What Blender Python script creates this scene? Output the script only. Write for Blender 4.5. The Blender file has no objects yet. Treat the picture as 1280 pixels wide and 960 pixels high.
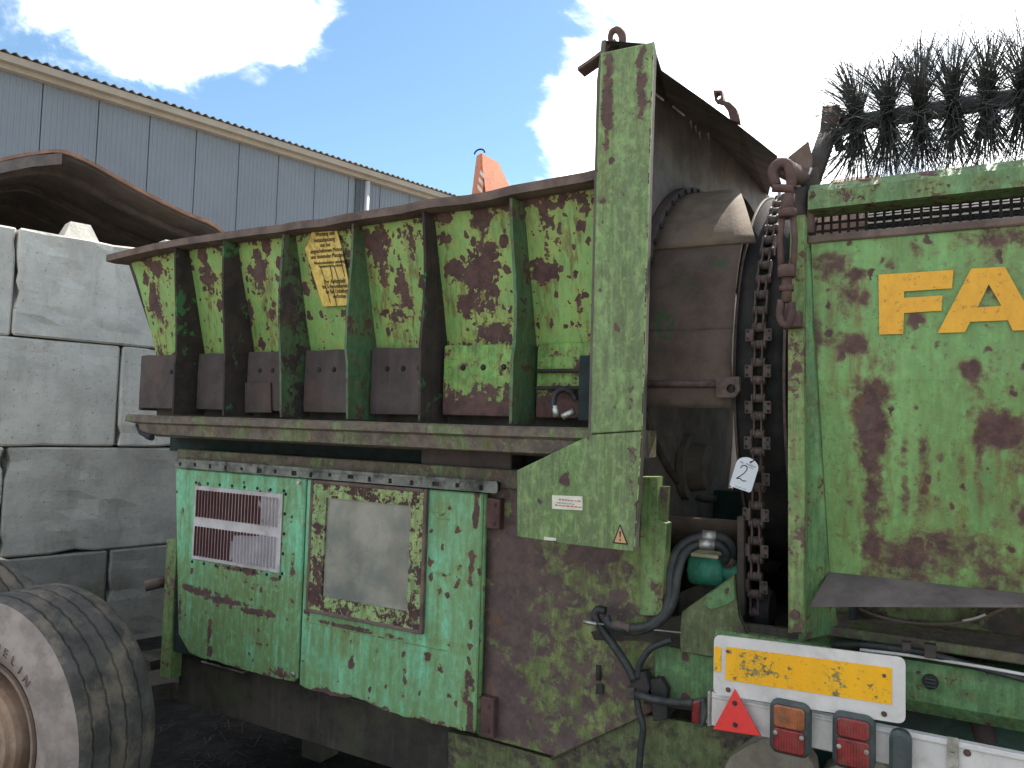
import bpy, bmesh, math, random
from mathutils import Vector, Matrix, noise
random.seed(7)
R = math.radians
sc = bpy.context.scene
COL = sc.collection

# ------------------------------------------------------------------ camera
CAM_H = 1.8; FPX = 960.0; YAW = R(30); ROLL = .029; PITCH = .053
_w = Vector((ROLL, -1, PITCH)).normalized()            # world up seen in camera axes (x right, y down, z forward)
_h = (Vector((0, 0, 1)) - _w * _w.z).normalized()
_r = _h.cross(_w)
if _r.x < 0: _r = -_r
RW = Vector((math.cos(YAW), math.sin(YAW), 0)); FW = Vector((-math.sin(YAW), math.cos(YAW), 0)); UW = Vector((0, 0, 1))
CP = Vector((0, 0, CAM_H))
def c2w(v): return RW * v.dot(_r) + FW * v.dot(_h) + UW * v.dot(_w)
cd = bpy.data.cameras.new('camera'); cam = bpy.data.objects.new('camera', cd); COL.objects.link(cam)
cx, cy, cz = c2w(Vector((1, 0, 0))), -c2w(Vector((0, 1, 0))), -c2w(Vector((0, 0, 1)))
mw = Matrix(((cx.x, cy.x, cz.x, 0), (cx.y, cy.y, cz.y, 0), (cx.z, cy.z, cz.z, CAM_H), (0, 0, 0, 1)))
cam.matrix_world = mw
cd.sensor_width = 36; cd.lens = 36 * FPX / 1280; cd.clip_end = 3000; cd.clip_start = .05
sc.camera = cam
def ray(px, py): return c2w(Vector(((px - 640) / FPX, (py - 480) / FPX, 1)))
def at(px, py, y=None, x=None, z=None, dep=None):
    d = ray(px, py)
    if y is not None: t = y / d.y
    elif x is not None: t = x / d.x
    elif z is not None: t = (z - CAM_H) / d.z
    else: t = dep
    return CP + d * t
def xz(pts, y): return [(p.x, p.z) for p in (at(a, b, y=y) for a, b in pts)]

# ------------------------------------------------------------------ light
SUN_EL = R(50); SUN_AZ = R(10)      # azimuth from +Y, positive towards +X
wd = bpy.data.worlds.new('World'); sc.world = wd; wd.use_nodes = True
SD = Vector((math.sin(SUN_AZ) * math.cos(SUN_EL), math.cos(SUN_AZ) * math.cos(SUN_EL), math.sin(SUN_EL)))
sl = bpy.data.lights.new('sun', 'SUN'); sl.energy = 3.6; sl.angle = R(.6); sl.color = (1, .94, .85)
so = bpy.data.objects.new('sun', sl); COL.objects.link(so)
so.rotation_euler = SD.to_track_quat('Z', 'Y').to_euler()
sc.view_settings.view_transform = 'Standard'; sc.view_settings.look = 'None'
sc.view_settings.exposure = 1.56; sc.view_settings.gamma = 1

class NT:
    def __init__(s, nt): s.nt = nt; s.nt.nodes.clear()
    def n(s, t, props=None, **ins):
        nd = s.nt.nodes.new(t)
        for k, v in (props or {}).items(): setattr(nd, k, v)
        for k, v in ins.items():
            key = int(k[1:]) if k[0] == 'i' and k[1:].isdigit() else k.replace('_', ' ')
            s.put(nd.inputs[key], v)
        return nd
    def put(s, sock, v):
        if isinstance(v, bpy.types.NodeSocket): s.nt.links.new(v, sock)
        elif v is not None:
            if isinstance(v, (tuple, list)) and len(v) == 3 and sock.type == 'RGBA': v = (*v, 1)
            sock.default_value = v
    def m(s, op, a, b=0.0, c=None, clamp=False):
        nd = s.nt.nodes.new('ShaderNodeMath'); nd.operation = op; nd.use_clamp = clamp
        s.put(nd.inputs[0], a); s.put(nd.inputs[1], b)
        if c is not None: s.put(nd.inputs[2], c)
        return nd.outputs[0]
    def vm(s, op, a, b=(0, 0, 0)):
        nd = s.nt.nodes.new('ShaderNodeVectorMath'); nd.operation = op
        s.put(nd.inputs[0], a); s.put(nd.inputs[1], b)
        return nd.outputs['Value'] if op in ('LENGTH', 'DOT_PRODUCT') else nd.outputs[0]
    def noise(s, vec, scale, detail=4, rough=.55, dist=0.0):
        return s.n('ShaderNodeTexNoise', Vector=vec, Scale=scale, Detail=min(detail, 5), Roughness=rough, Distortion=dist).outputs['Fac']
    def ss(s, v, a, b, lo=0.0, hi=1.0):
        nd = s.nt.nodes.new('ShaderNodeMapRange'); nd.interpolation_type = 'SMOOTHSTEP'
        for i, q in enumerate((v, a, b, lo, hi)): s.put(nd.inputs[i], q)
        return nd.outputs[0]
    def mix(s, f, a, b, mode='MIX'):
        nd = s.nt.nodes.new('ShaderNodeMix'); nd.data_type = 'RGBA'; nd.blend_type = mode
        s.put(nd.inputs[0], f); s.put(nd.inputs[6], a); s.put(nd.inputs[7], b)
        return nd.outputs[2]
    def pos(s, off=(0, 0, 0), scl=(1, 1, 1)):
        p = s.nt.nodes.new('ShaderNodeNewGeometry').outputs['Position']
        return s.n('ShaderNodeMapping', Vector=p, Location=off, Scale=scl).outputs[0]

# world: Nishita sky with procedural clouds over the whole dome
W = NT(wd.node_tree)
sky = W.n('ShaderNodeTexSky', dict(sky_type='NISHITA', sun_disc=False, sun_elevation=SUN_EL, sun_rotation=SUN_AZ, air_density=1.0, dust_density=.25, ozone_density=1.6)).outputs[0]
dirv = W.n('ShaderNodeTexCoord').outputs['Generated']
f1 = W.noise(W.n('ShaderNodeMapping', Vector=dirv, Location=(.37, .1, .2), Scale=(1, 1, 1.7)).outputs[0], 2.1, 9, .56, .25)
f2 = W.noise(W.n('ShaderNodeMapping', Vector=dirv, Location=(3.1, 2.2, 1.0), Scale=(1, 1, 1.7)).outputs[0], 7.0, 8, .6, .4)
f3 = W.noise(W.n('ShaderNodeMapping', Vector=dirv, Location=(1.3, 4.2, 1.9), Scale=(1, 1, 1.5)).outputs[0], 19.0, 8, .62, .5)
cl = W.m('ADD', W.m('MULTIPLY', W.m('SUBTRACT', f1, .5), .9), W.m('MULTIPLY', W.m('SUBTRACT', f2, .5), 1.0)); cl = W.m('ADD', W.m('ADD', cl, .5), W.m('MULTIPLY', W.m('SUBTRACT', f3, .5), .7))
for (px, py, rad, amt) in [(260, 10, .17, .34), (90, -30, .20, .36), (400, 50, .09, .30), (330, 60, .06, .1), (960, 60, .22, .40), (1200, 40, .36, .40), (725, 165, .06, .20), (790, 120, .10, .2), (1050, 250, .3, .4),
                           (560, 90, .20, -.36), (20, 110, .12, -.36), (150, 140, .11, -.36), (280, 190, .12, -.36), (500, 200, .2, -.36), (400, 180, .15, -.36), (538, 243, .015, .5)]:
    d = ray(px, py).normalized()
    dd = W.vm('LENGTH', W.vm('SUBTRACT', W.vm('NORMALIZE', dirv), tuple(d)))
    cl = W.m('ADD', cl, W.m('MULTIPLY', W.ss(dd, 0, rad * 1.6, 1, 0), amt))
cm = W.m('POWER', W.ss(cl, .33, .78), 1.7)
cb = W.n('ShaderNodeMix', dict(data_type='RGBA', blend_type='MIX'))
W.put(cb.inputs[0], W.m('MULTIPLY', cm, .94)); sky = W.mix(1.0, sky, (.80, .91, .89), "MULTIPLY"); W.put(cb.inputs[6], sky)
W.put(cb.inputs[7], W.mix(.35, W.mix(W.ss(f2, .36, .58), (5.5, 5.5, 5.5), (19, 18.4, 17.3)), sky, 'ADD'))
bg = W.n('ShaderNodeBackground', Color=cb.outputs[2], Strength=.075)
W.nt.links.new(bg.outputs[0], W.n('ShaderNodeOutputWorld').inputs[0])

# ------------------------------------------------------------------ materials
def newmat(name):
    m = bpy.data.materials.new(name); m.use_nodes = True; return m, NT(m.node_tree)
def finish(N, col, rough, height=None, dist=.004, strength=.5, metal=0.0, spec=.4, normal=None, **kw):
    b = N.n('ShaderNodeBsdfPrincipled', Base_Color=col, Roughness=rough, Metallic=metal)
    b.inputs['Specular IOR Level'].default_value = spec
    for k, v in kw.items(): N.put(b.inputs[k.replace('_', ' ')], v)
    if height is not None:
        bp = N.n('ShaderNodeBump', Strength=strength, Distance=dist, Height=height)
        N.nt.links.new(bp.outputs[0], b.inputs['Normal'])
    N.nt.links.new(b.outputs[0], N.n('ShaderNodeOutputMaterial').inputs[0])
RUST_D = (.078, .044, .042); RUST_M = (.132, .073, .063); RUST_O = (.22, .095, .04)
def paint(name, base, base2, thr=.56, scale=6.0, streak=.5, grime=.4, algae=0.0, rust=(RUST_D, RUST_M), halo=(.20, .19, .05),
          patches=(), bands=(), seed=0, rough=.55, fine=.4, speck=.6, holes=0.0, algae_col=(.055, .07, .022), drip=.6, sharp=.018, dent=.0, wash=0.0, mottle=.45, spots=0.0, abands=(), halo_k=.55):
    """weathered paint over rusty steel: flaking patches, drips, grime, algae. patches = (x, z, rx, rz, amount)"""
    m, N = newmat(name); o = (seed * 3.71, seed * 1.93, seed * 2.37)
    P = N.pos(o); raw = N.nt.nodes.new('ShaderNodeNewGeometry').outputs['Position']
    n1 = N.noise(P, scale, 8, .66, .3); n2 = N.noise(P, scale * 4.3, 5, .66, .3)
    warp = N.noise(P, scale * 2.2, 5, .65)
    fld = N.m('ADD', N.m('MULTIPLY', n1, 1 - fine), N.m('MULTIPLY', n2, fine))
    if patches:
        tot = None; run = None
        for (x, z, rx, rz, a) in patches:
            v = N.vm('MULTIPLY', N.vm('SUBTRACT', raw, (x, 0, z)), (1 / rx, 0, 1 / rz))
            f = N.ss(N.m('ADD', N.vm('LENGTH', v), N.m('MULTIPLY', warp, 1.5)), .95, 2.1, a, 0)
            tot = f if tot is None else N.m('MAXIMUM' if a > 0 else 'ADD', tot, f)
            if a > .1:
                v = N.vm('MULTIPLY', N.vm('SUBTRACT', raw, (x, 0, z - rz * .8 - .05)), (1 / rx, 0, 1 / (rz + .08)))
                f = N.ss(N.vm('LENGTH', v), .5, 1.15, 1, 0); run = f if run is None else N.m('MAXIMUM', run, f)
        fld = N.m('ADD', fld, tot)
    zz = N.n('ShaderNodeSeparateXYZ', Vector=raw).outputs
    for (axis, p0, p1, a) in bands:           # rust gathers towards p1 along that axis
        fld = N.m('ADD', fld, N.ss(zz['XYZ'.index(axis)], p0, p1, 0, a))
    st = N.noise(N.pos(o, (1, 1, .07)), 26, 5, .6)
    st2 = N.noise(N.pos((o[0] + 5, o[1], o[2]), (1, 1, .12)), 9, 5, .6)
    if spots:
        wv = N.n('ShaderNodeTexNoise', Vector=P, Scale=28.0, Detail=3.0).outputs['Color']
        for (sc_, off, kk) in ((15.0, 3.0, .40), (34.0, 8.0, .42)):
            vp = N.vm('ADD', N.pos((o[0] + off, 0, o[2]), (1, .15, .8)), N.vm('MULTIPLY', N.vm('SUBTRACT', wv, (.5, .5, .5)), (.035, .035, .05)))
            vo = N.n('ShaderNodeTexVoronoi', Vector=vp, Scale=sc_)
            rad = N.ss(N.n('ShaderNodeSeparateColor', Color=vo.outputs['Color']).outputs[0], spots, 1.0, -.25, kk)
            fld = N.m('MAXIMUM', fld, N.m('ADD', N.m('MULTIPLY', N.m('SUBTRACT', rad, vo.outputs['Distance']), .7), thr))
    rm = N.ss(fld, thr - sharp, thr + sharp)
    hm = N.ss(fld, thr - .11, thr)
    # drips: rust field a hand's breadth higher, broken up by streaks
    n1u = N.noise(N.pos((o[0], o[1], o[2] + .07)), scale, 8, .66, .3)
    dr = N.m('MULTIPLY', N.ss(N.m('ADD', N.m('MULTIPLY', n1u, 1 - fine), fine * .5), thr - .06, thr + .05), N.ss(st, .46, .66))
    c = N.mix(N.ss(N.noise(P, 2.3, 4, .6), .3, .7), base, base2)
    c = N.mix(N.m('MULTIPLY', N.ss(st, .42, .68), streak * .55), c, tuple(.5 * q for q in base2))
    c = N.mix(N.m('MULTIPLY', N.ss(st2, .45, .75), streak * .6), c, (base[0] * 1.35 + .03, base[1] * 1.2 + .03, base[2] * 1.35 + .03))
    c = N.mix(N.m('MULTIPLY', hm, halo_k), c, halo)
    c = N.mix(N.m('MULTIPLY', dr, drip), c, (.12, .065, .025))
    if patches and run is not None:
        fs_ = N.noise(N.pos((o[0] + 7, o[1], o[2]), (1, 1, .05)), 48, 4, .6)
        c = N.mix(N.m('MULTIPLY', N.m('MULTIPLY', run, N.ss(fs_, .44, .64)), drip), c, (.17, .10, .035))
    c = N.mix(N.m('MULTIPLY', N.ss(N.noise(P, 60, 4, .7), .58, .66), speck), c, tuple(.6 * q for q in rust[1]))
    if grime: c = N.mix(N.m('MULTIPLY', N.ss(N.noise(N.pos((o[0], 3, o[2]), (1, 1, .35)), 5.5, 7, .68), .42, .70), grime), c, (.045, .045, .035))
    if algae:
        af = N.m('ADD', N.m('MULTIPLY', N.noise(N.pos((o[0], 9, o[2]), (1, 1, .4)), 7, 8, .7, .3), .55), N.m('MULTIPLY', N.noise(N.pos((o[0], 2, o[2] + 4), (1, 1, .10)), 15, 7, .68), .45))
        for (axis, p0, p1, a) in abands: af = N.m('ADD', af, N.ss(zz['XYZ'.index(axis)], p0, p1, 0, a))
        c = N.mix(N.m('MULTIPLY', N.ss(af, .42, .60), algae), c, algae_col)
    mt = N.noise(N.pos((o[0], 4, o[2] + 2), (1, 1, .6)), 38, 8, .75, .3)
    c = N.mix(N.m('MULTIPLY', N.ss(mt, .48, .66), mottle), c, algae_col)
    c = N.mix(N.m('MULTIPLY', N.ss(mt, .50, .36), mottle * .55), c, tuple(min(1, q * 1.5 + .02) for q in base))
    fst = N.noise(N.pos((o[0] + 11, o[1], o[2]), (1, 1, .06)), 75, 5, .62)
    c = N.mix(N.m('MULTIPLY', N.ss(fst, .50, .66), streak * .28), c, tuple(.45 * q + .01 for q in algae_col))
    c = N.mix(N.m('MULTIPLY', N.ss(fst, .46, .34), streak * .22), c, tuple(min(1, q * 1.35 + .03) for q in base))
    rc = N.mix(N.ss(N.noise(P, 22, 6, .7), .35, .65), rust[0], rust[1])
    rc = N.mix(N.m('MULTIPLY', N.ss(N.noise(P, 5, 5, .6), .5, .72), .25), rc, (.12, .10, .095))
    rc = N.mix(N.m('MULTIPLY', N.ss(N.noise(P, 9, 6, .7), .56, .7), .35), rc, RUST_O)
    c = N.mix(rm, c, rc)
    if wash: c = N.mix(N.m('MULTIPLY', N.ss(st2, .35, .6), wash), c, (.16, .15, .13))
    h = N.m('SUBTRACT', N.m('MULTIPLY', N.noise(P, 90, 4, .7), .35), N.m('MULTIPLY', rm, .5))
    h = N.m('ADD', h, N.m('MULTIPLY', N.m('MULTIPLY', N.noise(P, 140, 5, .8), rm), .5))
    if dent: h = N.m('ADD', h, N.m('MULTIPLY', N.noise(P, 2.6, 2, .5), dent))
    finish(N, c, N.ss(rm, 0, 1, rough, .9), h, .006, .55, spec=.35)
    return m
def rusty(name, c1=RUST_D, c2=RUST_M, c3=RUST_O, k3=.35, seed=0, scale=8, green=0.0, gcol=(.1, .2, .06), rough=.85, bump=.5, streak=.4):
    m, N = newmat(name); o = (seed * 2.3, seed * 4.1, seed); P = N.pos(o)
    c = N.mix(N.ss(N.noise(P, scale, 7, .68), .35, .65), c1, c2)
    c = N.mix(N.m('MULTIPLY', N.ss(N.noise(P, scale * .6, 6, .65), .5, .7), k3), c, c3)
    c = N.mix(N.m('MULTIPLY', N.ss(N.noise(N.pos(o, (1, 1, .1)), 20, 5, .6), .5, .72), streak), c, (.13, .11, .095))
    if green: c = N.mix(N.ss(N.noise(P, scale * .8, 7, .7, .4), .62 - green * .35, .68 - green * .35), c, gcol)
    h = N.noise(P, 70, 6, .75)
    finish(N, c, rough, h, .005, bump, spec=.3)
    return m
def plain(name, c, rough=.6, metal=0.0, var=.25, scale=14, bump=.25, dirt=None, dirtk=0.0, seed=0, spec=.4, **kw):
    m, N = newmat(name); P = N.pos((seed, seed * 2.1, 0))
    n = N.noise(P, scale, 6, .65)
    col = N.mix(N.ss(n, .3, .7), tuple(q * (1 - var) for q in c), tuple(min(1, q * (1 + var)) for q in c))
    if dirt: col = N.mix(N.m('MULTIPLY', N.ss(N.noise(P, scale * .45, 8, .72, .3), .46, .66), dirtk), col, dirt)
    finish(N, col, rough, N.noise(P, scale * 6, 5, .7), .003, bump, metal, spec, **kw)
    return m

G1 = (.28, .47, .14); G2 = (.225, .40, .12)
hp = lambda px, py, rx, rz, a=.2: (lambda p: (p.x, p.z, rx, rz, a))(at(px, py, y=2.55))
hopper_patches = [hp(600, 345, .10, .20), hp(607, 277, .05, .05, .3), hp(566, 335, .07, .06), hp(480, 325, .10, .10), hp(505, 360, .05, .16), hp(470, 305, .08, .04),
                  hp(490, 395, .08, .08), hp(680, 340, .08, .06), hp(690, 285, .04, .1, .1), hp(560, 300, .05, .03), hp(330, 340, .07, .1), hp(305, 390, .05, .08), hp(262, 340, .05, .13, .15), hp(195, 380, .06, .1, .16),
                  hp(205, 340, .05, .05), hp(575, 385, .05, .07), hp(612, 410, .1, .07), hp(650, 250, .12, .05), hp(720, 255, .06, .12, .12), hp(335, 395, .06, .06), hp(400, 360, .06, .09, .1), hp(430, 395, .05, .06), hp(722, 375, .03, .07, .14), hp(440, 320, .03, .1, .12), hp(345, 305, .03, .12, .16), hp(520, 300, .04, .1, .16)]
MAT = {}
MAT['hopper'] = paint('hopper_paint', G1, G2, .61, 9, .5, .18, 0, patches=hopper_patches, bands=(('Z', 2.53, 2.66, .10), ('Z', 2.2, 2.08, .06), ('X', -2.3, -3.7, .04)), fine=.42, halo=(.40, .40, .11), seed=1, speck=.25, sharp=.01, drip=.8, mottle=.06, spots=.30, halo_k=.7)
MAT['rib_green'] = paint('rib_paint', (.085, .185, .09), (.06, .135, .07), .57, 9, .7, .4, .3, seed=2, spots=.6, halo=(.15, .15, .05))
MAT['rib_mixed'] = paint('rib_paint_worn', (.08, .17, .085), (.055, .125, .065), .50, 7, .7, .5, .3, seed=52, rust=((.035, .028, .026), (.065, .046, .04)), halo=(.1, .1, .05))
MAT['rib_rust'] = rusty('rib_rust', (.03, .025, .024), (.06, .042, .037), k3=.1, seed=3, green=.12, gcol=(.06, .16, .06), streak=.15)
MAT['wear'] = rusty('wear_plate_steel', (.062, .047, .045), (.098, .075, .069), (.13, .075, .055), .3, 4, 5, streak=.25)
MAT['wear_green'] = paint('wear_plate_paint', (.22, .42, .10), (.15, .33, .08), .55, 9, .8, .25, 0, seed=5, bands=(('Z', 1.99, 1.84, .2),), fine=.35, halo=(.3, .3, .08))
MAT['mud'] = rusty('dried_mud', (.15, .125, .095), (.24, .205, .16), (.10, .10, .055), .5, 47, 6, streak=.0)
MAT['flange'] = rusty('flange_steel', (.10, .082, .078), (.16, .13, .12), (.2, .13, .10), .35, 44, 6, streak=.2)
MAT['lip'] = rusty('lip_rust', (.10, .07, .06), (.18, .125, .105), (.22, .14, .09), .4, 6, 9, streak=.0)
MAT['shelf'] = paint('shelf_paint', (.17, .22, .095), (.14, .165, .08), .475, 6, .6, .45, .5, seed=7, rust=((.10, .078, .063), (.175, .135, .105)), halo=(.19, .165, .085))
MAT['post'] = paint('post_paint', (.22, .33, .11), (.165, .265, .09), .632, 7, 1.0, .30, .55, seed=8, mottle=.65, spots=.85, algae_col=(.10, .125, .05), abands=(('Z', 1.9, 1.6, .04),), halo=(.15, .15, .06), speck=.5,
                    patches=[(at(760, 110, y=2.37).x, 2.95, .03, .2, .22), (at(790, 560, y=2.37).x, 1.72, .02, .3, .08), (at(803, 70, y=2.37).x, 3.0, .02, .2, .14)], wash=.12)
MAT['door'] = paint('door_paint', (.20, .54, .33), (.15, .47, .27), .635, 5, .7, .24, .62, seed=9, mottle=.34, spots=.86, abands=(('Z', 1.1, .7, .07), ('X', -2.0, -1.75, .06)), algae_col=(.17, .215, .06), halo=(.24, .25, .08), rough=.42, speck=.35,
                    patches=[(p.x, p.z, rx, rz, a) for (p, rx, rz, a) in [(at(250, 740, y=2.6), .16, .025, .17), (at(320, 765, y=2.6), .2, .02, .17), (at(300, 708, y=2.6), .25, .02, .1), (at(584, 865, y=2.6), .04, .08, .18), (at(596, 640, y=2.6), .02, .09, .3), (at(588, 900, y=2.6), .02, .1, .3), (at(225, 640, y=2.6), .02, .03, .2), (at(540, 800, y=2.6), .25, .02, .07), (at(455, 788, y=2.6), .35, .016, .15), (at(548, 740, y=2.6), .03, .05, .13), (at(385, 770, y=2.6), .02, .12, .16), (at(590, 700, y=2.6), .015, .25, .1), (at(430, 872, y=2.6), .10, .02, .16), (at(505, 860, y=2.6), .02, .10, .13)]],
                    bands=(('Z', .64, .585, .15),), dent=1.2)
MAT['door_old'] = paint('door_paint_old', (.19, .52, .31), (.15, .45, .25), .62, 6, .8, .24, .78, seed=10, mottle=.38, spots=.86, abands=(('Z', 1.14, 1.0, .14), ('Z', 1.5, 1.2, -.04)), algae_col=(.15, .20, .06), halo=(.24, .22, .08), rough=.45, speck=.4,
                    patches=[(p.x, p.z, rx, rz, a) for (p, rx, rz, a) in [(at(245, 738, y=2.6), .16, .03, .2), (at(320, 765, y=2.6), .2, .022, .2), (at(262, 790, y=2.6), .02, .1, .16), (at(340, 722, y=2.6), .12, .02, .12), (at(228, 640, y=2.6), .02, .04, .2), (at(366, 700, y=2.6), .02, .12, .14), (at(300, 712, y=2.6), .28, .018, .14), (at(285, 752, y=2.6), .25, .02, .17), (at(350, 840, y=2.6), .12, .03, .13), (at(225, 760, y=2.6), .015, .15, .13)]],
                    bands=(('Z', .64, .585, .14), ('Z', 1.0, .8, .0)), dent=1.2)
MAT['frame_peel'] = paint('window_frame_paint', (.32, .42, .16), (.22, .38, .16), .505, 14, .5, .2, 0, seed=11, rust=((.06, .032, .03), (.10, .05, .045)), halo=(.35, .33, .14))
MAT['side'] = paint('side_panel_paint', (.21, .26, .08), (.16, .21, .07), .50, 5, .9, .42, .35, seed=12, rust=((.088, .058, .056), (.135, .088, .08)), halo=(.17, .16, .07), fine=.55, sharp=.05, drip=.3,
                    patches=[(p.x, p.z, rx, rz, a) for (p, rx, rz, a) in [(at(640, 720, y=2.64), .14, .4, .13), (at(620, 860, y=2.64), .14, .18, .2), (at(745, 680, y=2.64), .12, .08, .14), (at(800, 680, y=2.64), .04, .3, -.12)]])
MAT['olive'] = paint('chassis_paint', (.17, .20, .08), (.13, .155, .07), .53, 5, .7, .45, .5, seed=13, rust=((.05, .04, .035), (.085, .062, .05)), halo=(.12, .11, .05), sharp=.04)
MAT['chassis'] = rusty('chassis_dirt', (.035, .029, .025), (.07, .058, .047), (.075, .08, .04), .5, 14, 5, green=.0)
MAT['green_side'] = paint('lower_panel_paint', (.14, .30, .11), (.10, .22, .09), .585, 8, .7, .5, .5, seed=15, spots=.6, algae_col=(.06, .09, .04))
MAT['fa'] = paint('rear_panel_paint', (.20, .375, .125), (.16, .32, .105), .625, 6, .55, .22, .45, seed=16, mottle=.32, spots=.76, abands=(('Z', 1.7, 1.2, .06),), algae_col=(.16, .20, .06), rough=.5, halo=(.19, .165, .065), halo_k=.75, speck=.55, sharp=.075, drip=.75,
                  patches=[(p.x, p.z, rx, rz, a) for (p, rx, rz, a) in [(at(1088, 545, y=2.5), .075, .17, .24), (at(1088, 640, y=2.5), .04, .20, .2), (at(1130, 600, y=2.5), .015, .2, .1), (at(1225, 600, y=2.5), .015, .2, .11), (at(1060, 600, y=2.5), .02, .25, .1), (at(1062, 432, y=2.5), .07, .045, .22), (at(1075, 345, y=2.5), .04, .03, .17), (at(1245, 535, y=2.5), .08, .06, .24), (at(1155, 580, y=2.5), .02, .12, .15), (at(1200, 570, y=2.5), .02, .11, .12), (at(1050, 560, y=2.5), .03, .1, .14), (at(1035, 330, y=2.5), .07, .05, .13), (at(1250, 300, y=2.5), .2, .035, .1), (at(1180, 690, y=2.5), .25, .10, .085), (at(1275, 610, y=2.5), .03, .16, .12), (at(1018, 430, y=2.5), .03, .12, .12)]],
                  bands=(('Z', 2.36, 2.5, .14), ('Z', 1.6, 1.3, .09)))
MAT['frame_post'] = paint('frame_post_paint', (.19, .31, .10), (.15, .24, .085), .575, 7, .9, .2, .2, seed=17, halo=(.22, .18, .08), rust=((.09, .05, .04), (.15, .09, .07)), patches=[(at(990, 430, y=2.42).x, 2.05, .05, .16, .12)])
MAT['rail'] = paint('top_rail_paint', (.16, .29, .12), (.12, .21, .09), .56, 12, .5, .3, .2, seed=18)
MAT['letter'] = paint('yellow_letter_paint', (.78, .39, .035), (.70, .33, .03), .68, 10, .15, .05, 0, seed=19, halo=(.55, .36, .06), speck=.4, mottle=.10)
MAT['yellow'] = paint('yellow_reflector_sheet', (.90, .44, .008), (.86, .40, .006), .64, 14, .05, .12, 0, seed=20, halo=(.75, .42, .02), rust=((.16, .13, .06), (.3, .23, .09)), speck=.3, drip=.1, fine=.75, mottle=.04,
                       patches=[(p.x, p.z, rx, rz, a) for (p, rx, rz, a) in [(at(940, 830, y=2.3), .09, .09, .12), (at(1045, 850, y=2.3), .03, .06, .12), (at(1095, 860, y=2.3), .02, .03, .1)]])
MAT['white'] = plain('white_board_paint', (.62, .57, .54), .5, var=.1, scale=9, dirt=(.25, .22, .17), dirtk=.4, bump=.1)
MAT['sign_yellow'] = paint('sign_yellow', (.80, .56, .16), (.76, .50, .12), .70, 12, .15, .06, 0, seed=21, halo=(.6, .4, .12), speck=.15)
MAT['ink'] = plain('ink_black', (.025, .022, .02), .7, var=.1, bump=0)
MAT['ink_grey'] = plain('ink_grey', (.25, .25, .28), .7, var=.1, bump=0)
MAT['ink_red'] = plain('ink_red', (.45, .12, .09), .7, var=.15, bump=0)
MAT['tag'] = plain('tag_card', (.80, .80, .86), .35, var=.03, bump=.02)
MAT['sticker'] = plain('sticker_paper', (.62, .58, .48), .6, var=.12, scale=40, bump=.05)
MAT['warn_orange'] = plain('warning_orange', (.55, .30, .15), .6, var=.2, scale=30, bump=.05)
MAT['drum'] = rusty('drum_steel', (.15, .11, .08), (.22, .168, .125), (.29, .20, .11), .45, 22, 6, green=.0, streak=.25)
MAT['drum_brown'] = rusty('drum_brown_steel', (.085, .062, .05), (.14, .10, .082), (.15, .10, .07), .4, 41, 7, green=.03, gcol=(.06, .10, .045), streak=.25)
MAT['drum_dark'] = rusty('drum_dark_steel', (.05, .042, .038), (.095, .075, .066), (.12, .08, .06), .35, 23, 6, streak=.2)
MAT['hood'] = rusty('hood_steel', (.095, .08, .07), (.165, .14, .12), (.19, .15, .11), .35, 24, 5, streak=.35)
MAT['black'] = rusty('ring_steel', (.02, .02, .021), (.042, .038, .037), (.06, .045, .04), .3, 25, 7, streak=.1)
MAT['chain'] = rusty('chain_steel', (.075, .056, .05), (.14, .10, .088), (.17, .11, .085), .4, 26, 30, streak=.1, rough=.6)
MAT['turn'] = rusty('turnbuckle_rust', (.07, .042, .037), (.13, .075, .065), (.16, .08, .06), .3, 27, 14, streak=.1)
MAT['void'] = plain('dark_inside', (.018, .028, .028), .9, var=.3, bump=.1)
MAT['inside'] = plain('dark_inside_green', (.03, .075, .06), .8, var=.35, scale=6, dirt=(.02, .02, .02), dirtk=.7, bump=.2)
MAT['rubber'] = plain('hose_rubber', (.028, .030, .031), .55, var=.3, scale=20, dirt=(.09, .08, .065), dirtk=.5, bump=.2)
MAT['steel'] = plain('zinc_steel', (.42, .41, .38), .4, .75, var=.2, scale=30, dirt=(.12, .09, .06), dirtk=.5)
MAT['dull'] = plain('dirty_zinc', (.20, .195, .17), .75, .0, var=.35, scale=16, dirt=(.05, .048, .038), dirtk=.95)
MAT['teal'] = paint('motor_teal', (.04, .24, .16), (.03, .18, .12), .66, 12, .3, .2, 0, seed=28, halo=(.10, .2, .12))
MAT['cream'] = plain('cream_top', (.55, .5, .33), .8, var=.2, scale=25)  # even cream tone, paler than the motor under it
MAT['lamp_house'] = plain('lamp_housing', (.05, .062, .06), .5, var=.25, scale=20, dirt=(.12, .115, .1), dirtk=.4)
MAT['amber'] = plain('amber_lens', (.30, .085, .028), .18, var=.2, scale=25, bump=.1, dirt=(.12, .07, .05), dirtk=.5, spec=.6)
MAT['redlens'] = plain('red_lens', (.22, .022, .022), .18, var=.25, scale=25, bump=.1, dirt=(.10, .05, .045), dirtk=.5, spec=.6)
def lens_mat(name, c):
    m, N = newmat(name); P = N.pos(); x = N.n('ShaderNodeSeparateXYZ', Vector=P).outputs[0]
    col = N.mix(N.ss(N.noise(P, 30, 5, .7), .35, .65), tuple(.6 * q for q in c), tuple(min(1, 1.2 * q) for q in c)); col = N.mix(N.m('MULTIPLY', N.ss(N.noise(P, 14, 6, .7), .5, .68), .4), col, (.13, .09, .07))
    finish(N, col, .2, N.m('SINE', N.m('MULTIPLY', x, 900)), .001, .25, spec=.6); return m
MAT['amber'] = lens_mat('amber_lens_ribbed', (.28, .08, .025)); MAT['redlens'] = lens_mat('red_lens_ribbed', (.20, .016, .016))
MAT['redref'] = plain('red_reflector', (.72, .035, .03), .3, var=.06, scale=60, bump=.3, spec=.6)
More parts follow.
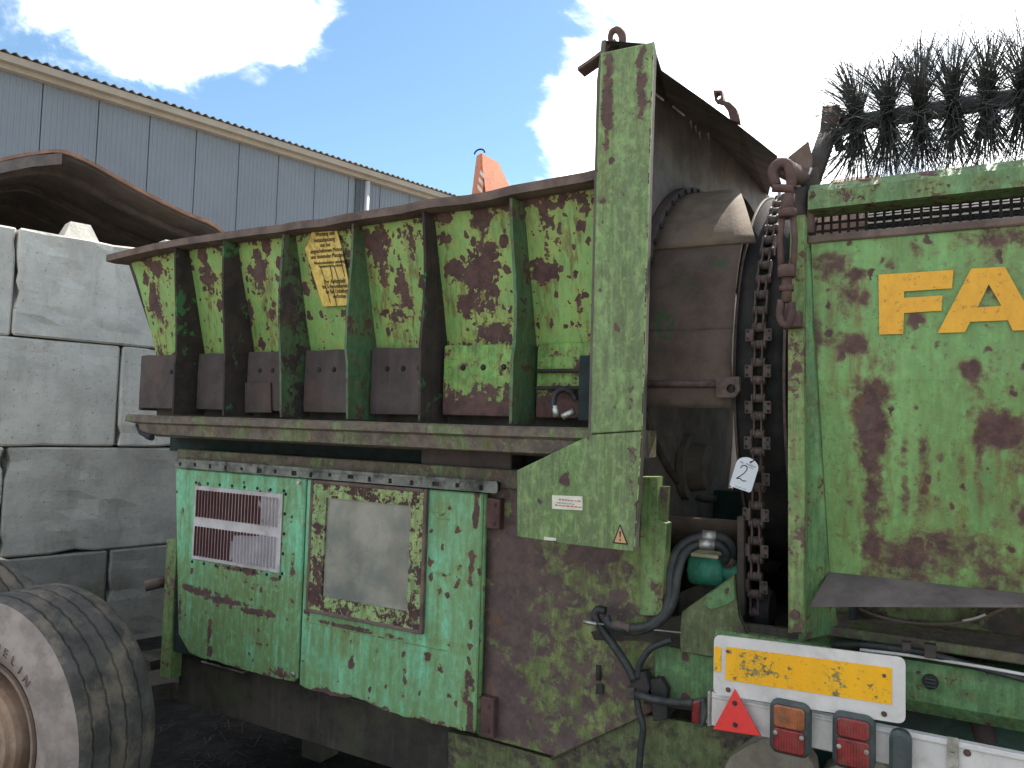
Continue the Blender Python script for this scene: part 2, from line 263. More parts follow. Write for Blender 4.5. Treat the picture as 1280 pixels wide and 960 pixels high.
MAT['tyre'] = plain('tyre_rubber', (.085, .076, .067), .85, var=.35, scale=11, dirt=(.22, .175, .125), dirtk=.85, bump=.6)
MAT['sidewall'] = plain('tyre_sidewall', (.30, .24, .21), .85, var=.22, scale=12, dirt=(.19, .155, .13), dirtk=.7, bump=.5)
MAT['sidewall_letter'] = plain('sidewall_letter', (.19, .15, .13), .85, var=.2, scale=20, bump=.3)
MAT['rim'] = rusty('rim_rust', (.16, .11, .085), (.27, .185, .14), (.22, .13, .08), .4, 31, 9, streak=.0)
MAT['hub'] = rusty('hub_rust', (.26, .165, .11), (.40, .27, .19), (.34, .18, .10), .5, 45, 9, streak=.0)
MAT['rim_dark'] = rusty('rim_dark', (.07, .05, .042), (.12, .09, .075), (.12, .07, .045), .4, 32, 9, streak=.0)
MAT['bristle'] = plain('bristle', (.085, .087, .083), .5, var=.4, scale=8, bump=0)
MAT['orange'] = paint('excavator_orange', (.62, .18, .06), (.52, .14, .05), .68, 5, .3, .1, 0, seed=33, halo=(.4, .16, .08))
MAT['canopy'] = rusty('canopy_shaded_steel', (.04, .033, .028), (.075, .06, .052), (.12, .09, .06), .3, 34, 2.5, streak=.0)  # dark tone puts the shade of the underside into the steel
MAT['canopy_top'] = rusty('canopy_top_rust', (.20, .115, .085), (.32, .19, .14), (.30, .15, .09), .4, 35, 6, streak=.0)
MAT['hinge'] = rusty('hinge_rust', (.075, .04, .038), (.125, .065, .06), (.15, .07, .05), .3, 48, 12, streak=.0)
MAT['redgrille'] = plain('grille_red_primer', (.105, .03, .028), .7, var=.25, scale=20)
def grille_mat():
    m, N = newmat('grille_paint'); P = N.pos((2, 0, 0)); raw = N.nt.nodes.new('ShaderNodeNewGeometry').outputs['Position']
    z = N.n('ShaderNodeSeparateXYZ', Vector=raw).outputs; xc = at(330, 650, y=2.6).x; z2 = at(300, 668, y=2.6).z
    lim = N.ss(z[2], z2 - .01, z2 + .01, xc - .19, xc + .0)
    f = N.m('SUBTRACT', lim, N.m('ADD', z[0], N.m('MULTIPLY', N.m('SUBTRACT', N.noise(N.pos((1, 0, 0), (1, 1, .5)), 14, 5, .6), .5), .22)))
    c = N.mix(N.ss(f, -.006, .006), N.mix(N.ss(N.noise(P, 12, 5), .3, .7), (.40, .36, .38), (.52, .47, .48)), (.105, .034, .032))
    finish(N, c, .6, N.noise(P, 80, 4), .002, .2); return m
MAT['grille'] = grille_mat()
MAT['grille_white'] = plain('grille_frame_paint', (.50, .45, .45), .6, var=.12, scale=14, dirt=(.25, .17, .15), dirtk=.5)
def pane_mat():
    m, N = newmat('dirty_glass'); P = N.pos((5, 1, 2))
    c = N.mix(N.ss(N.noise(P, 4.5, 5, .6), .32, .68), (.16, .165, .145), (.33, .30, .245))
    c = N.mix(N.m('MULTIPLY', N.ss(N.noise(N.pos((1, 1, 1), (1, 1, .15)), 16, 4), .5, .75), .4), c, (.27, .21, .14))
    finish(N, c, N.ss(N.noise(P, 8, 4), .3, .7, .18, .42), N.noise(P, 30, 3), .002, .08, spec=.5); return m
MAT['pane'] = pane_mat()
def concrete_mat(name, seed, moss=0.0, tone=1.0):
    m, N = newmat(name); P = N.pos((seed * 1.7, seed * .9, seed * 2.9))
    c = N.mix(N.ss(N.noise(P, 3.2, 7, .65), .3, .7), (.46 * tone, .43 * tone, .375 * tone), (.62 * tone, .585 * tone, .515 * tone))
    c = N.mix(N.m('MULTIPLY', N.ss(N.noise(N.pos((seed, 0, 1), (1, 1, .3)), 9, 7, .7), .5, .72), .4), c, (.30 * tone, .28 * tone, .235 * tone))
    c = N.mix(N.m('MULTIPLY', N.ss(N.noise(P, 40, 5, .75), .55, .75), .35), c, (.68 * tone, .66 * tone, .61 * tone))
    c = N.mix(N.ss(N.noise(P, 55, 2, .5), .70, .74, 0, .7), c, (.10, .095, .085))
    if moss: c = N.mix(N.m('MULTIPLY', N.ss(N.noise(P, 2.6, 6, .6), .44, .6), moss), c, (.13, .125, .065))
    h = N.m('ADD', N.m('MULTIPLY', N.noise(P, 26, 8, .75), 1.0), N.ss(N.noise(P, 55, 2, .5), .66, .74, 0, -.8))
    finish(N, c, .92, h, .012, .6, spec=.2); return m
def ground_mat():
    m, N = newmat('yard_ground'); P = N.pos()
    raw = N.nt.nodes.new('ShaderNodeNewGeometry').outputs['Position']
    v = N.vm('MULTIPLY', N.vm('SUBTRACT', raw, (-3.2, 3.9, 0)), (1 / 6.2, 1 / 5.0, 0))  # dark oily ground; ellipse widened so its colour also stands for shade
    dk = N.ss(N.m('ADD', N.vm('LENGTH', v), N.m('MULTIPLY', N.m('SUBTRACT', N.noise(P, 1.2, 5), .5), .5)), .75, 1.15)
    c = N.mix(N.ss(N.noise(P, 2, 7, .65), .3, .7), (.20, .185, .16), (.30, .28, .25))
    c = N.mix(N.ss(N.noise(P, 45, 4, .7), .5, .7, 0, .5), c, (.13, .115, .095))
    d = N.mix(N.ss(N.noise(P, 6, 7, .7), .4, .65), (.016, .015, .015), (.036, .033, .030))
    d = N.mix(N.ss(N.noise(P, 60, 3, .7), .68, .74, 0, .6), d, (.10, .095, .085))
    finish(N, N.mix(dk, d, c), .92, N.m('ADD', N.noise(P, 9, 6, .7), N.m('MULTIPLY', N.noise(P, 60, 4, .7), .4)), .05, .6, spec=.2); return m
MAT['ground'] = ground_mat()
MAT['clad'] = plain('cladding_grey', (.18, .20, .225), .5, var=.05, scale=.8, bump=0)
MAT['fascia'] = plain('fascia_beige', (.34, .29, .23), .7, var=.1, scale=2)
MAT['roof'] = plain('roof_sheet', (.30, .28, .26), .9, var=.15, scale=2)
MAT['pipe'] = plain('downpipe_grey', (.5, .5, .5), .5, var=.05, scale=3)

# ------------------------------------------------------------------ builders
def link(o, parent=None):
    COL.objects.link(o)
    if parent is not None:
        o.parent = parent
        if parent.type == 'EMPTY': o.matrix_parent_inverse = Matrix.Translation(parent.location).inverted()
    return o
def mk(name, verts, faces, mat, parent=None, smooth=False):
    me = bpy.data.meshes.new(name); me.from_pydata([tuple(v) for v in verts], [], faces); me.update()
    me.materials.append(MAT[mat] if isinstance(mat, str) else mat)
    if smooth: me.polygons.foreach_set('use_smooth', [True] * len(me.polygons))
    return link(bpy.data.objects.new(name, me), parent)
def from_bm(name, bm, mat, parent=None, smooth=False):
    bmesh.ops.recalc_face_normals(bm, faces=bm.faces)
    me = bpy.data.meshes.new(name); bm.to_mesh(me); bm.free()
    for q in (mat if isinstance(mat, (list, tuple)) else [mat]): me.materials.append(MAT[q] if isinstance(q, str) else q)
    if smooth: me.polygons.foreach_set('use_smooth', [True] * len(me.polygons))
    return link(bpy.data.objects.new(name, me), parent)
def thing(name, label, cat, loc, group=None):
    o = bpy.data.objects.new(name, None); o.location = loc; COL.objects.link(o)
    return tag(o, label, cat, group)
def tag(o, label, cat, group=None):
    o['label'] = label; o['category'] = cat
    if group: o['group'] = group
    return o
def bm_prism(bm, pts3, vec, bev=0.0):
    a = [bm.verts.new(p) for p in pts3]; b = [bm.verts.new(Vector(p) + vec) for p in pts3]; n = len(a)
    fs = [bm.faces.new(a), bm.faces.new(b[::-1])]
    for i in range(n): fs.append(bm.faces.new((a[i], b[i], b[(i + 1) % n], a[(i + 1) % n])))
    if bev:
        es = set(e for f in fs[:2] for e in f.edges)
        bmesh.ops.bevel(bm, geom=list(es), offset=bev, segments=1, affect='EDGES', clamp_overlap=True)
def plate(name, pts, y, t, mat, parent=None, bev=.003):
    """pts = (x, z) outline in the plane y, thickness t away from the camera"""
    bm = bmesh.new(); bm_prism(bm, [(x, y, z) for x, z in pts], Vector((0, t, 0)), bev); return from_bm(name, bm, mat, parent)
def pplate(name, px, y, t, mat, parent=None, bev=.003): return plate(name, xz(px, y), y, t, mat, parent, bev)
def xplate(name, pts, x, t, mat, parent=None, bev=.003):
    bm = bmesh.new(); bm_prism(bm, [(x, y, z) for y, z in pts], Vector((t, 0, 0)), bev); return from_bm(name, bm, mat, parent)
def bm_box(bm, c, s, rot=None, bev=0.0):
    r = bmesh.ops.create_cube(bm, size=1); vs = r['verts']
    M = Matrix.Translation(c) @ (rot.to_4x4() if rot else Matrix()) @ Matrix.Diagonal((*s, 1))
    bmesh.ops.transform(bm, matrix=M, verts=vs)
    if bev:
        es = list(set(e for v in vs for e in v.link_edges)); bmesh.ops.bevel(bm, geom=es, offset=bev, segments=1, affect='EDGES', clamp_overlap=True)
def box(name, x, y, z, mat, parent=None, bev=.004):
    bm = bmesh.new(); bm_box(bm, ((x[0] + x[1]) / 2, (y[0] + y[1]) / 2, (z[0] + z[1]) / 2), (x[1] - x[0], y[1] - y[0], z[1] - z[0]), None, bev); return from_bm(name, bm, mat, parent)
def smoothpath(pts, k=8):
    pts = [Vector(p) for p in pts]; out = []; q = [pts[0] * 2 - pts[1]] + pts + [pts[-1] * 2 - pts[-2]]
    for i in range(1, len(q) - 2):
        p0, p1, p2, p3 = q[i - 1:i + 3]
        for j in range(k):
            t = j / k; out.append(.5 * (2 * p1 + (p2 - p0) * t + (2 * p0 - 5 * p1 + 4 * p2 - p3) * t * t + (3 * p1 - p0 - 3 * p2 + p3) * t ** 3))
    return out + [pts[-1]]
def bm_tube(bm, path, r, seg=10, caps=True):
    rings = []; n = len(path); up = None
    for i, p in enumerate(path):
        p = Vector(p); d = (Vector(path[min(i + 1, n - 1)]) - Vector(path[max(i - 1, 0)])).normalized()
        if up is None: up = d.orthogonal().normalized()
        up = (up - d * up.dot(d)).normalized(); s = d.cross(up); rr = r[min(len(r) - 1, round(i * (len(r) - 1) / max(1, n - 1)))] if isinstance(r, (list, tuple)) else r
        rings.append([bm.verts.new(p + (up * math.cos(a) + s * math.sin(a)) * rr) for a in [2 * math.pi * k / seg for k in range(seg)]])
    for a, b in zip(rings, rings[1:]):
        for k in range(seg): bm.faces.new((a[k], a[(k + 1) % seg], b[(k + 1) % seg], b[k])).smooth = True
    if caps: bm.faces.new(rings[0][::-1]); bm.faces.new(rings[-1])
def tube(name, path, r, mat, parent=None, seg=10, smooth_k=0):
    bm = bmesh.new(); bm_tube(bm, smoothpath(path, smooth_k) if smooth_k else path, r, seg); return from_bm(name, bm, mat, parent)
def bm_lathe(bm, prof, axis_o, axis, ref, seg=48, a0=0.0, a1=2 * math.pi, close=False):
    """prof = list of (along axis, radius)"""
    axis = Vector(axis).normalized(); ref = Vector(ref).normalized(); s = axis.cross(ref); full = abs(a1 - a0 - 2 * math.pi) < 1e-4
    cols = []
    for k in range(seg if full else seg + 1):
        a = a0 + (a1 - a0) * k / seg; e = ref * math.cos(a) + s * math.sin(a)
        cols.append([bm.verts.new(Vector(axis_o) + axis * u + e * r) for u, r in prof])
    n = len(cols); m = len(prof)
    for k in range(n if full else n - 1):
        A, B = cols[k], cols[(k + 1) % n]
        for j in range(m if close else m - 1): bm.faces.new((A[j], A[(j + 1) % m], B[(j + 1) % m], B[j]))
    return cols
def shape2d(name, outer, holes, mapf, t, mat, parent=None):
    """flat outline with holes, filled, mapped to 3-D by mapf(u, v, w), thickness t"""
    cu = bpy.data.curves.new('s', 'CURVE'); cu.dimensions = '2D'; cu.fill_mode = 'BOTH'; cu.extrude = t / 2
    for pl in [outer] + list(holes):
        sp = cu.splines.new('POLY'); sp.points.add(len(pl) - 1); sp.use_cyclic_u = True
        for p, q in zip(sp.points, pl): p.co = (q[0], q[1], 0, 1)
    return curve_mesh(name, cu, mapf, mat, parent)
def curve_mesh(name, cu, mapf, mat, parent):
    o = bpy.data.objects.new('tmp', cu); COL.objects.link(o); dg = bpy.context.evaluated_depsgraph_get(); dg.update()
    me = bpy.data.meshes.new_from_object(o.evaluated_get(dg)); bpy.data.objects.remove(o); bpy.data.curves.remove(cu)
    for v in me.vertices: v.co = Vector(mapf(*v.co))
    me.name = name; me.materials.clear(); me.materials.append(MAT[mat] if isinstance(mat, str) else mat)
    bm = bmesh.new(); bm.from_mesh(me); bmesh.ops.recalc_face_normals(bm, faces=bm.faces); bm.to_mesh(me); bm.free()
    return link(bpy.data.objects.new(name, me), parent)
def text(name, s, size, mapf, mat, parent, align='CENTER', ext=.0006, sx=1.0):
    cu = bpy.data.curves.new('t', 'FONT'); cu.body = s; cu.size = size; cu.align_x = align; cu.extrude = ext; cu.space_character = sx; cu.resolution_u = 2
    return curve_mesh(name, cu, mapf, mat, parent)
def circ(cx, cy, r, n=12): return [(cx + r * math.cos(2 * math.pi * k / n), cy + r * math.sin(2 * math.pi * k / n)) for k in range(n)]
def rrect(x0, z0, x1, z1, r, n=4):
    o = []
    for (cx, cz, a) in ((x1 - r, z1 - r, 0), (x0 + r, z1 - r, 90), (x0 + r, z0 + r, 180), (x1 - r, z0 + r, 270)):
        o += [(cx + r * math.cos(R(a + 90 * k / n)), cz + r * math.sin(R(a + 90 * k / n))) for k in range(n + 1)]
    return o
def rag(pts, amp, step, seed=0):
    """break an open polyline into short ragged steps"""
    o = []; rr = random.Random(seed)
    for (a, b), (c, d) in zip(pts, pts[1:]):
        n = max(1, int(math.hypot(c - a, d - b) / step))
        for k in range(n): t = k / n; o.append((a + (c - a) * t + rr.uniform(-amp, amp) * .3, b + (d - b) * t + rr.uniform(-amp, amp)))
    return o + [pts[-1]]
# shared bolt head
def bolt_mesh():
    bm = bmesh.new(); bm_lathe(bm, [(0, .0), (0, .0115), (-.007, .0115), (-.009, .0085), (-.009, 0)], (0, 0, 0), (0, 1, 0), (1, 0, 0), 6)
    bm_lathe(bm, [(0, .0), (0, .016), (-.002, .016), (-.002, 0)], (0, 0, 0), (0, 1, 0), (1, 0, 0), 12)
    me = bpy.data.meshes.new('bolt'); bmesh.ops.remove_doubles(bm, verts=bm.verts, dist=1e-6); bmesh.ops.recalc_face_normals(bm, faces=bm.faces); bm.to_mesh(me); bm.free(); return me
BOLT = {}
def bolt(parent, loc, s=1.0, mat='chain', name='bolt'):
    if mat not in BOLT: me = bolt_mesh(); me.materials.append(MAT[mat]); BOLT[mat] = me
    o = bpy.data.objects.new(name, BOLT[mat]); o.location = loc; o.scale = (s, s, s); return link(o, parent)

# ------------------------------------------------------------------ ground
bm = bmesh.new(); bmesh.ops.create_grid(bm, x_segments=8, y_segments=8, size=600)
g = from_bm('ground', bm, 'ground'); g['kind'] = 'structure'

# ------------------------------------------------------------------ concrete block wall
wd_ = ray(1581, 565); WDIR = Vector((wd_.x, wd_.y, 0)).normalized(); WN = Vector((WDIR.y, -WDIR.x, 0))   # WN faces the machine
W0 = CP + ray(100, 428) * (.8 * 960 / 131); W0.z = 0
def block(course, s0, label, seed, mat, L=1.6):
    z0 = [2.335, 1.535, .735, -.065][course]; rr = random.Random(seed)
    bm = bmesh.new(); bmesh.ops.create_cube(bm, size=1); bmesh.ops.scale(bm, vec=(L - .012, .8, .79), verts=bm.verts)
    es = [e for e in bm.edges]; bmesh.ops.bevel(bm, geom=es, offset=.014, segments=1, affect='EDGES')
    bmesh.ops.subdivide_edges(bm, edges=bm.edges, cuts=9, use_grid_fill=True)
    for v in bm.verts:
        q = v.co * 2.2 + Vector((seed * 7.1, 0, 0)); v.co += noise.noise_vector(q * .6) * .004
        ed = min(L / 2 - abs(v.co.x), .4 - abs(v.co.y), .395 - abs(v.co.z))
        if ed < .05:
            k = noise.noise(v.co * 5 + Vector((0, seed * 3, 0)))
            if k > .1: v.co *= 1 - min(.05, (k - .1) * .13)
    if course == 0:                                       # casting lugs
        for lx in (-.36, .36):
            bmesh.ops.create_cone(bm, segments=4, radius1=.19, radius2=.10, depth=.16, cap_ends=True, matrix=Matrix.Translation((lx, -.20, .455)) @ Matrix.Rotation(R(45), 4, 'Z'))
    o = from_bm('concrete_block', bm, mat)
    c = W0 + WDIR * (s0 + L / 2) - WN * (.4 - rr.uniform(-.012, .012)); o.location = (c.x, c.y, z0 + .4)
    o.rotation_euler = (0, rr.uniform(-.004, .004), math.atan2(WDIR.y, WDIR.x) + rr.uniform(-.006, .006))
    return tag(o, label, 'concrete block', 'stacked concrete blocks of the bay wall')
cA = concrete_mat('concrete_a', 1); cB = concrete_mat('concrete_b', 2, 0, 1.05); cC = concrete_mat('concrete_c', 3, .15, .80); cM = concrete_mat('concrete_mossy', 4, .75, .48); cD = concrete_mat('concrete_d', 5, .2, .55)
block(0, -2.05, 'pale concrete block in the top course with its right side chipped', 1, cA)
block(0, -.45, 'clean pale concrete block in the top course with lugs, behind the hopper end', 2, cB)
block(0, 1.15, 'pale top-course concrete block mostly hidden behind the hopper', 3, cA)
block(1, -1.3, 'pale concrete block in the second course from the top, wide face showing', 4, cA)
block(1, .3, 'pale concrete block in the second course from the top, tucked behind the hopper end', 5, cB)
block(1, 1.9, 'concrete block in the second course from the top, hidden behind the machine', 6, cA)
block(2, -2.04, 'pale concrete block in the third course, left of the wide grey one', 7, cB)
block(2, -.44, 'wide grey concrete block in the third course beside the green cabinet', 8, cC)
block(2, 1.16, 'grey concrete block in the third course hidden behind the cabinet', 9, cC)
block(3, -1.31, 'dark mossy concrete block in the bottom course behind the tyre', 10, cM)
block(3, .29, 'dark grey concrete block in the bottom course next to the green cabinet', 11, cD)
block(3, 1.89, 'dark concrete block in the bottom course hidden behind the cabinet', 12, cD)

cE = concrete_mat('concrete_added', 6, .2, .8)  # unseen end wall, added to block sun from the ground by the cabinet
for course, nm in enumerate(('top', 'second', 'third', 'bottom')):
    for j in range(2):
        o = block(course, 0, '%s-course concrete block of the added sun-blocking wall, %s' % (nm, ('next to the side wall', 'one further from the side wall')[j]), 20 + course * 2 + j, cE)
        o.location = (-4.55 + j * 1.6 - .4 * (course % 2), 5.65, o.location.z); o.rotation_euler = (0, 0, R(.3)); o['group'] = 'blocks of the added sun-blocking wall'
# ------------------------------------------------------------------ arched rusty canopy behind the block wall
arch_px = [(-330, 420), (-230, 330), (-140, 262), (-60, 226), (0, 208), (40, 200), (76, 197), (110, 210), (150, 232), (195, 256), (235, 275), (268, 289), (300, 320), (318, 360)]
CN = WN; c0 = W0 - WN * .55
def onplane(px, py, p0, n): r = ray(px, py); return CP + r * ((p0 - CP).dot(n) / r.dot(n))
arch = smoothpath([onplane(a, b, c0, CN) for a, b in arch_px], 3)
can = thing('arched_canopy', 'dark rusty arched steel canopy roof rising behind the concrete blocks', 'canopy', tuple((W0 - WN * 2 + WDIR * 2).to_2d()) + (0,))
def arch_strip(name, off0, off1, lift, thick, mat):
    vs = []; fs = []; n = len(arch)
    for o in (off0, off1):
        for p in arch: vs.append(p - CN * o + Vector((0, 0, lift)))
        for p in arch: vs.append(p - CN * o + Vector((0, 0, lift + thick)))
    for i in range(n - 1):
        fs += [(i, i + 1, 2 * n + i + 1, 2 * n + i), (n + i, 3 * n + i, 3 * n + i + 1, n + i + 1), (i, n + i, n + i + 1, i + 1), (2 * n + i, 2 * n + i + 1, 3 * n + i + 1, 3 * n + i)]
    return mk(name, vs, fs, mat, can)
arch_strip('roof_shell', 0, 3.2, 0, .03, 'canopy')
arch_strip('top_skin', -.03, 3.22, .034, .028, 'canopy_top')  # paler skin, its colour carries the sunlit top edge
for k in range(4): arch_strip('roof_rib', .35 + k * .75, .43 + k * .75, -.05, .052, 'drum_dark')
nearside = arch[0:19:3]
vs = []; 
for p in nearside: vs += [p + CN * .034 + Vector((0, 0, .03)), p + CN * .034 + Vector((0, 0, -.06))]
mk('edge_fascia', vs + [v - CN * .012 for v in vs], [(2 * i, 2 * i + 1, 2 * i + 3, 2 * i + 2) for i in range(6)] + [(14 + 2 * i, 16 + 2 * i, 17 + 2 * i, 15 + 2 * i) for i in range(6)], 'flange', can)
bk = [p - CN * 3.19 for p in arch[::-1]] ; lo = [Vector((arch[0].x, arch[0].y, 0)) - CN * 3.19, Vector((arch[-1].x, arch[-1].y, 0)) - CN * 3.19]
mk('added_back_wall', bk + lo, [tuple(range(len(bk) + 2))], 'canopy', can)  # back wall added to close the arch and darken its inside
for i in (0, -1):
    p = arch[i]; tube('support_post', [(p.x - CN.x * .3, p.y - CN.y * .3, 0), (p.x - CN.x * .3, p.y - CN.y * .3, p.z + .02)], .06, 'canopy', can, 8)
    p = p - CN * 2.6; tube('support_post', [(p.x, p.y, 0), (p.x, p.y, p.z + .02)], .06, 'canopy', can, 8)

# ------------------------------------------------------------------ warehouse
q0 = CP + ray(0, 70) * (17.5 / ray(0, 70).to_2d().length); bd = ray(1540, 573); BD = Vector((bd.x, bd.y, 0)).normalized(); BN = Vector((BD.y, -BD.x, 0)); EZ = q0.z
ware = thing('warehouse', 'long grey-blue metal clad warehouse with corrugated roof edge', 'warehouse', (q0.x + BD.x * 6, q0.y + BD.y * 6, 0))
def bpt(s, o, z): return Vector((q0.x, q0.y, 0)) + BD * s + BN * o + Vector((0, 0, z))
PW = 1.035; NP = 22; S0 = -4.0
# one corrugated cladding panel, mesh shared
vs = []; fs = []; K = 10
for k in range(K):
    for (u, d) in ((0, 0), (.55, 0), (.66, -.012), (.90, -.012)):
        vs += [((k + u) * (PW - .02) / K, d, 0), ((k + u) * (PW - .02) / K, d, EZ - .25)]
vs += [(PW - .02, 0, 0), (PW - .02, 0, EZ - .25)]
fs = [(2 * i, 2 * i + 2, 2 * i + 3, 2 * i + 1) for i in range(len(vs) // 2 - 1)]
pm = bpy.data.meshes.new('cladding_panel'); pm.from_pydata(vs, [], fs); pm.materials.append(MAT['clad'])
ang = math.atan2(BD.y, BD.x)
for k in range(NP):
    o = bpy.data.objects.new('cladding_panel', pm); p = bpt(S0 + k * PW + (.71 * 17.5 / 20) % PW, 0, 0); o.location = p; o.rotation_euler = (0, 0, ang); link(o, ware)
SE = S0 + NP * PW
def bbox(name, s, o, z, mat):
    bm = bmesh.new(); c = bpt((s[0] + s[1]) / 2, (o[0] + o[1]) / 2, (z[0] + z[1]) / 2); bm_box(bm, c, (s[1] - s[0], o[1] - o[0], z[1] - z[0]), Matrix.Rotation(ang, 3, 'Z')); return from_bm(name, bm, mat, ware)
bbox('wall_core', (S0, SE + .6), (-9, -.06), (0, EZ - .28), 'clad')
bbox('fascia', (S0 - .2, SE + .8), (-.1, .16), (EZ - .27, EZ - .06), 'fascia')
bbox('gutter', (S0 - .2, SE + .8), (.165, .30), (EZ - .17, EZ - .03), 'fascia')
vs = []; n = 0; ns = int((SE - S0 + 1) / .0443)
for k in range(ns + 1):
    s = S0 - .2 + k * .0443; h = .03 * math.cos(2 * math.pi * s / .177)
    for o, z in ((.34, EZ), (-4.5, EZ + .9)): vs += [bpt(s, o, z + h), bpt(s, o, z + h + .012)]
fs = []
for k in range(ns):
    a = 4 * k; fs += [(a, a + 4, a + 6, a + 2), (a + 1, a + 3, a + 7, a + 5), (a, a + 1, a + 5, a + 4)]
mk('corrugated_roof', vs, fs, 'roof', ware)
ps = 7.3 * 17.5 / 15
tube('downpipe', [bpt(ps, .12, 0), bpt(ps, .12, EZ - .3)], .07, 'pipe', ware, 10)
bbox('corner_trim', (ps - .32, ps - .16), (.002, .05), (0, EZ - .3), 'lamp_house')

# ------------------------------------------------------------------ orange excavator arm behind the hopper
ex = thing('excavator', 'orange excavator arm tip with white stripes sticking up behind the hopper', 'excavator', tuple(at(612, 300, dep=13).to_2d()) + (0,))
E0 = at(600, 197, dep=13); up = Vector((0, 0, 1)); rx = RW
def exbox(name, lo, hi, mat):      # lo, hi: four corners each
    mk(name, lo + hi, [(3, 2, 1, 0), (4, 5, 6, 7), (0, 1, 5, 4), (1, 2, 6, 5), (2, 3, 7, 6), (3, 0, 4, 7)], mat, ex)
def ep(px, py, off): return at(px, py, dep=13) + FW * off
exbox('arm', [ep(592, 262, -.1), ep(610, 266, -.55), ep(650, 258, .1), ep(634, 254, .5)], [ep(598, 199, -.05), ep(602, 200, -.35), ep(623, 203, 0), ep(617, 200, .3)], 'orange')
exbox('side_plate', [ep(588, 262, -.12), ep(594, 262, -.2), ep(606, 264, -.62), ep(600, 264, -.6)], [ep(596, 197, -.08), ep(599, 197, -.14), ep(604, 202, -.40), ep(602, 202, -.38)], 'orange')
for k in range(3): 
    a = at(600 - k * 1.5, 212 + k * 9, dep=12.3); mk('white_stripe', [a, a + Vector((.09, .0, -.10)), a + Vector((.09, 0, -.17)), a + Vector((0, 0, -.07))], [(0, 1, 2, 3)], 'white', ex)
b0 = ep(615, 262, .0)
exbox('boom', [Vector((b0.x - .3, b0.y - .3, .9)), Vector((b0.x + .35, b0.y - .3, .9)), Vector((b0.x + .35, b0.y + .3, .9)), Vector((b0.x - .3, b0.y + .3, .9))],
      [Vector((b0.x - .25, b0.y - .25, b0.z + .1)), Vector((b0.x + .25, b0.y - .25, b0.z + .1)), Vector((b0.x + .25, b0.y + .25, b0.z + .1)), Vector((b0.x - .25, b0.y + .25, b0.z + .1))], 'orange')
bm = bmesh.new(); bm_box(bm, (b0.x, b0.y, .45), (2.6, 2.4, .9), None, .1); from_bm('carriage', bm, 'orange', ex)
tube('lifting_ring', [ep(600, 197, -.2) + Vector((.10 * math.cos(a), 0, .07 * math.sin(a))) for a in [R(q) for q in range(0, 181, 20)]], .015, 'black', ex, 6)

# ================================================================== THE SCREENING MACHINE
MB = (-1.6, 3.6, 0)
mach = thing('screening_machine', 'rusty green trommel screening machine with ribbed hopper, cabinet doors and chain drive', 'machine', MB)
YP = 2.37                                     # post front plane
YD = 2.60                                     # cabinet door plane
# ---- hopper
HT, HB = (2.485, 2.655), (2.62, at(187, 447, y=2.62).z)       # (y, z) top and bottom of the sloping wall
def hy(z): t = (z - HB[1]) / (HT[1] - HB[1]); return HB[0] + (HT[0] - HB[0]) * t
SH = 1.80
ribpx = [220, 282, 354, 438, 529, 643]
ribX = [at(a, 450, y=2.45).x for a in ribpx]
XL = at(187, 447, y=2.6).x; XR = at(772, 400, y=2.6).x
hop = mk('hopper', [(XL, 2.66, SH - .12), (XR - .02, 2.66, SH - .12), (XR - .02, 2.66, HB[1]), (XL, 2.66, HB[1]), (XR - .02, HT[0] + .05, HT[1] - .01), (XL - .15, HT[0] + .05, HT[1] - .01),
                     (XL, 4.6, SH - .12), (XR - .02, 4.6, SH - .12), (XR - .02, 4.75, HT[1]), (XL - .15, 4.75, HT[1])],
         [(0, 1, 2, 3), (3, 2, 4, 5), (6, 9, 8, 7), (0, 3, 5, 9, 6), (1, 7, 8, 4, 2), (0, 6, 7, 1)], 'drum_dark', mach)
edges = [None] + ribX + [XR]
for i in range(7):
    xb0 = XL + .03 if i == 0 else ribX[i - 1]; xb1 = edges[i + 1]; xt0 = at(160, 327, y=2.49).x if i == 0 else xb0
    vs = []; nx, nz = 6, 8
    for j in range(nz + 1):
        t = j / nz; z = HB[1] + (HT[1] - HB[1]) * t
        a0 = xb0 + (xt0 - xb0) * (t ** 1.6)
        for k in range(nx + 1):
            u = k / nx; bow = .012 * math.sin(math.pi * u) * math.sin(math.pi * min(1, t * 1.1)) * (1 if i % 2 else -.6)
            vs.append((a0 + (xb1 - a0) * u, hy(z) + bow + noise.noise(Vector((i * 3 + u * 2, t * 2, 0))) * .008, z))
    mk('hopper_panel', vs, [(j * (nx + 1) + k, j * (nx + 1) + k + 1, (j + 1) * (nx + 1) + k + 1, (j + 1) * (nx + 1) + k) for j in range(nz) for k in range(nx)], 'hopper', hop, True)
ribmat = ['rib_rust', 'rib_rust', 'rib_mixed', 'rib_green', 'rib_rust', 'rib_green']
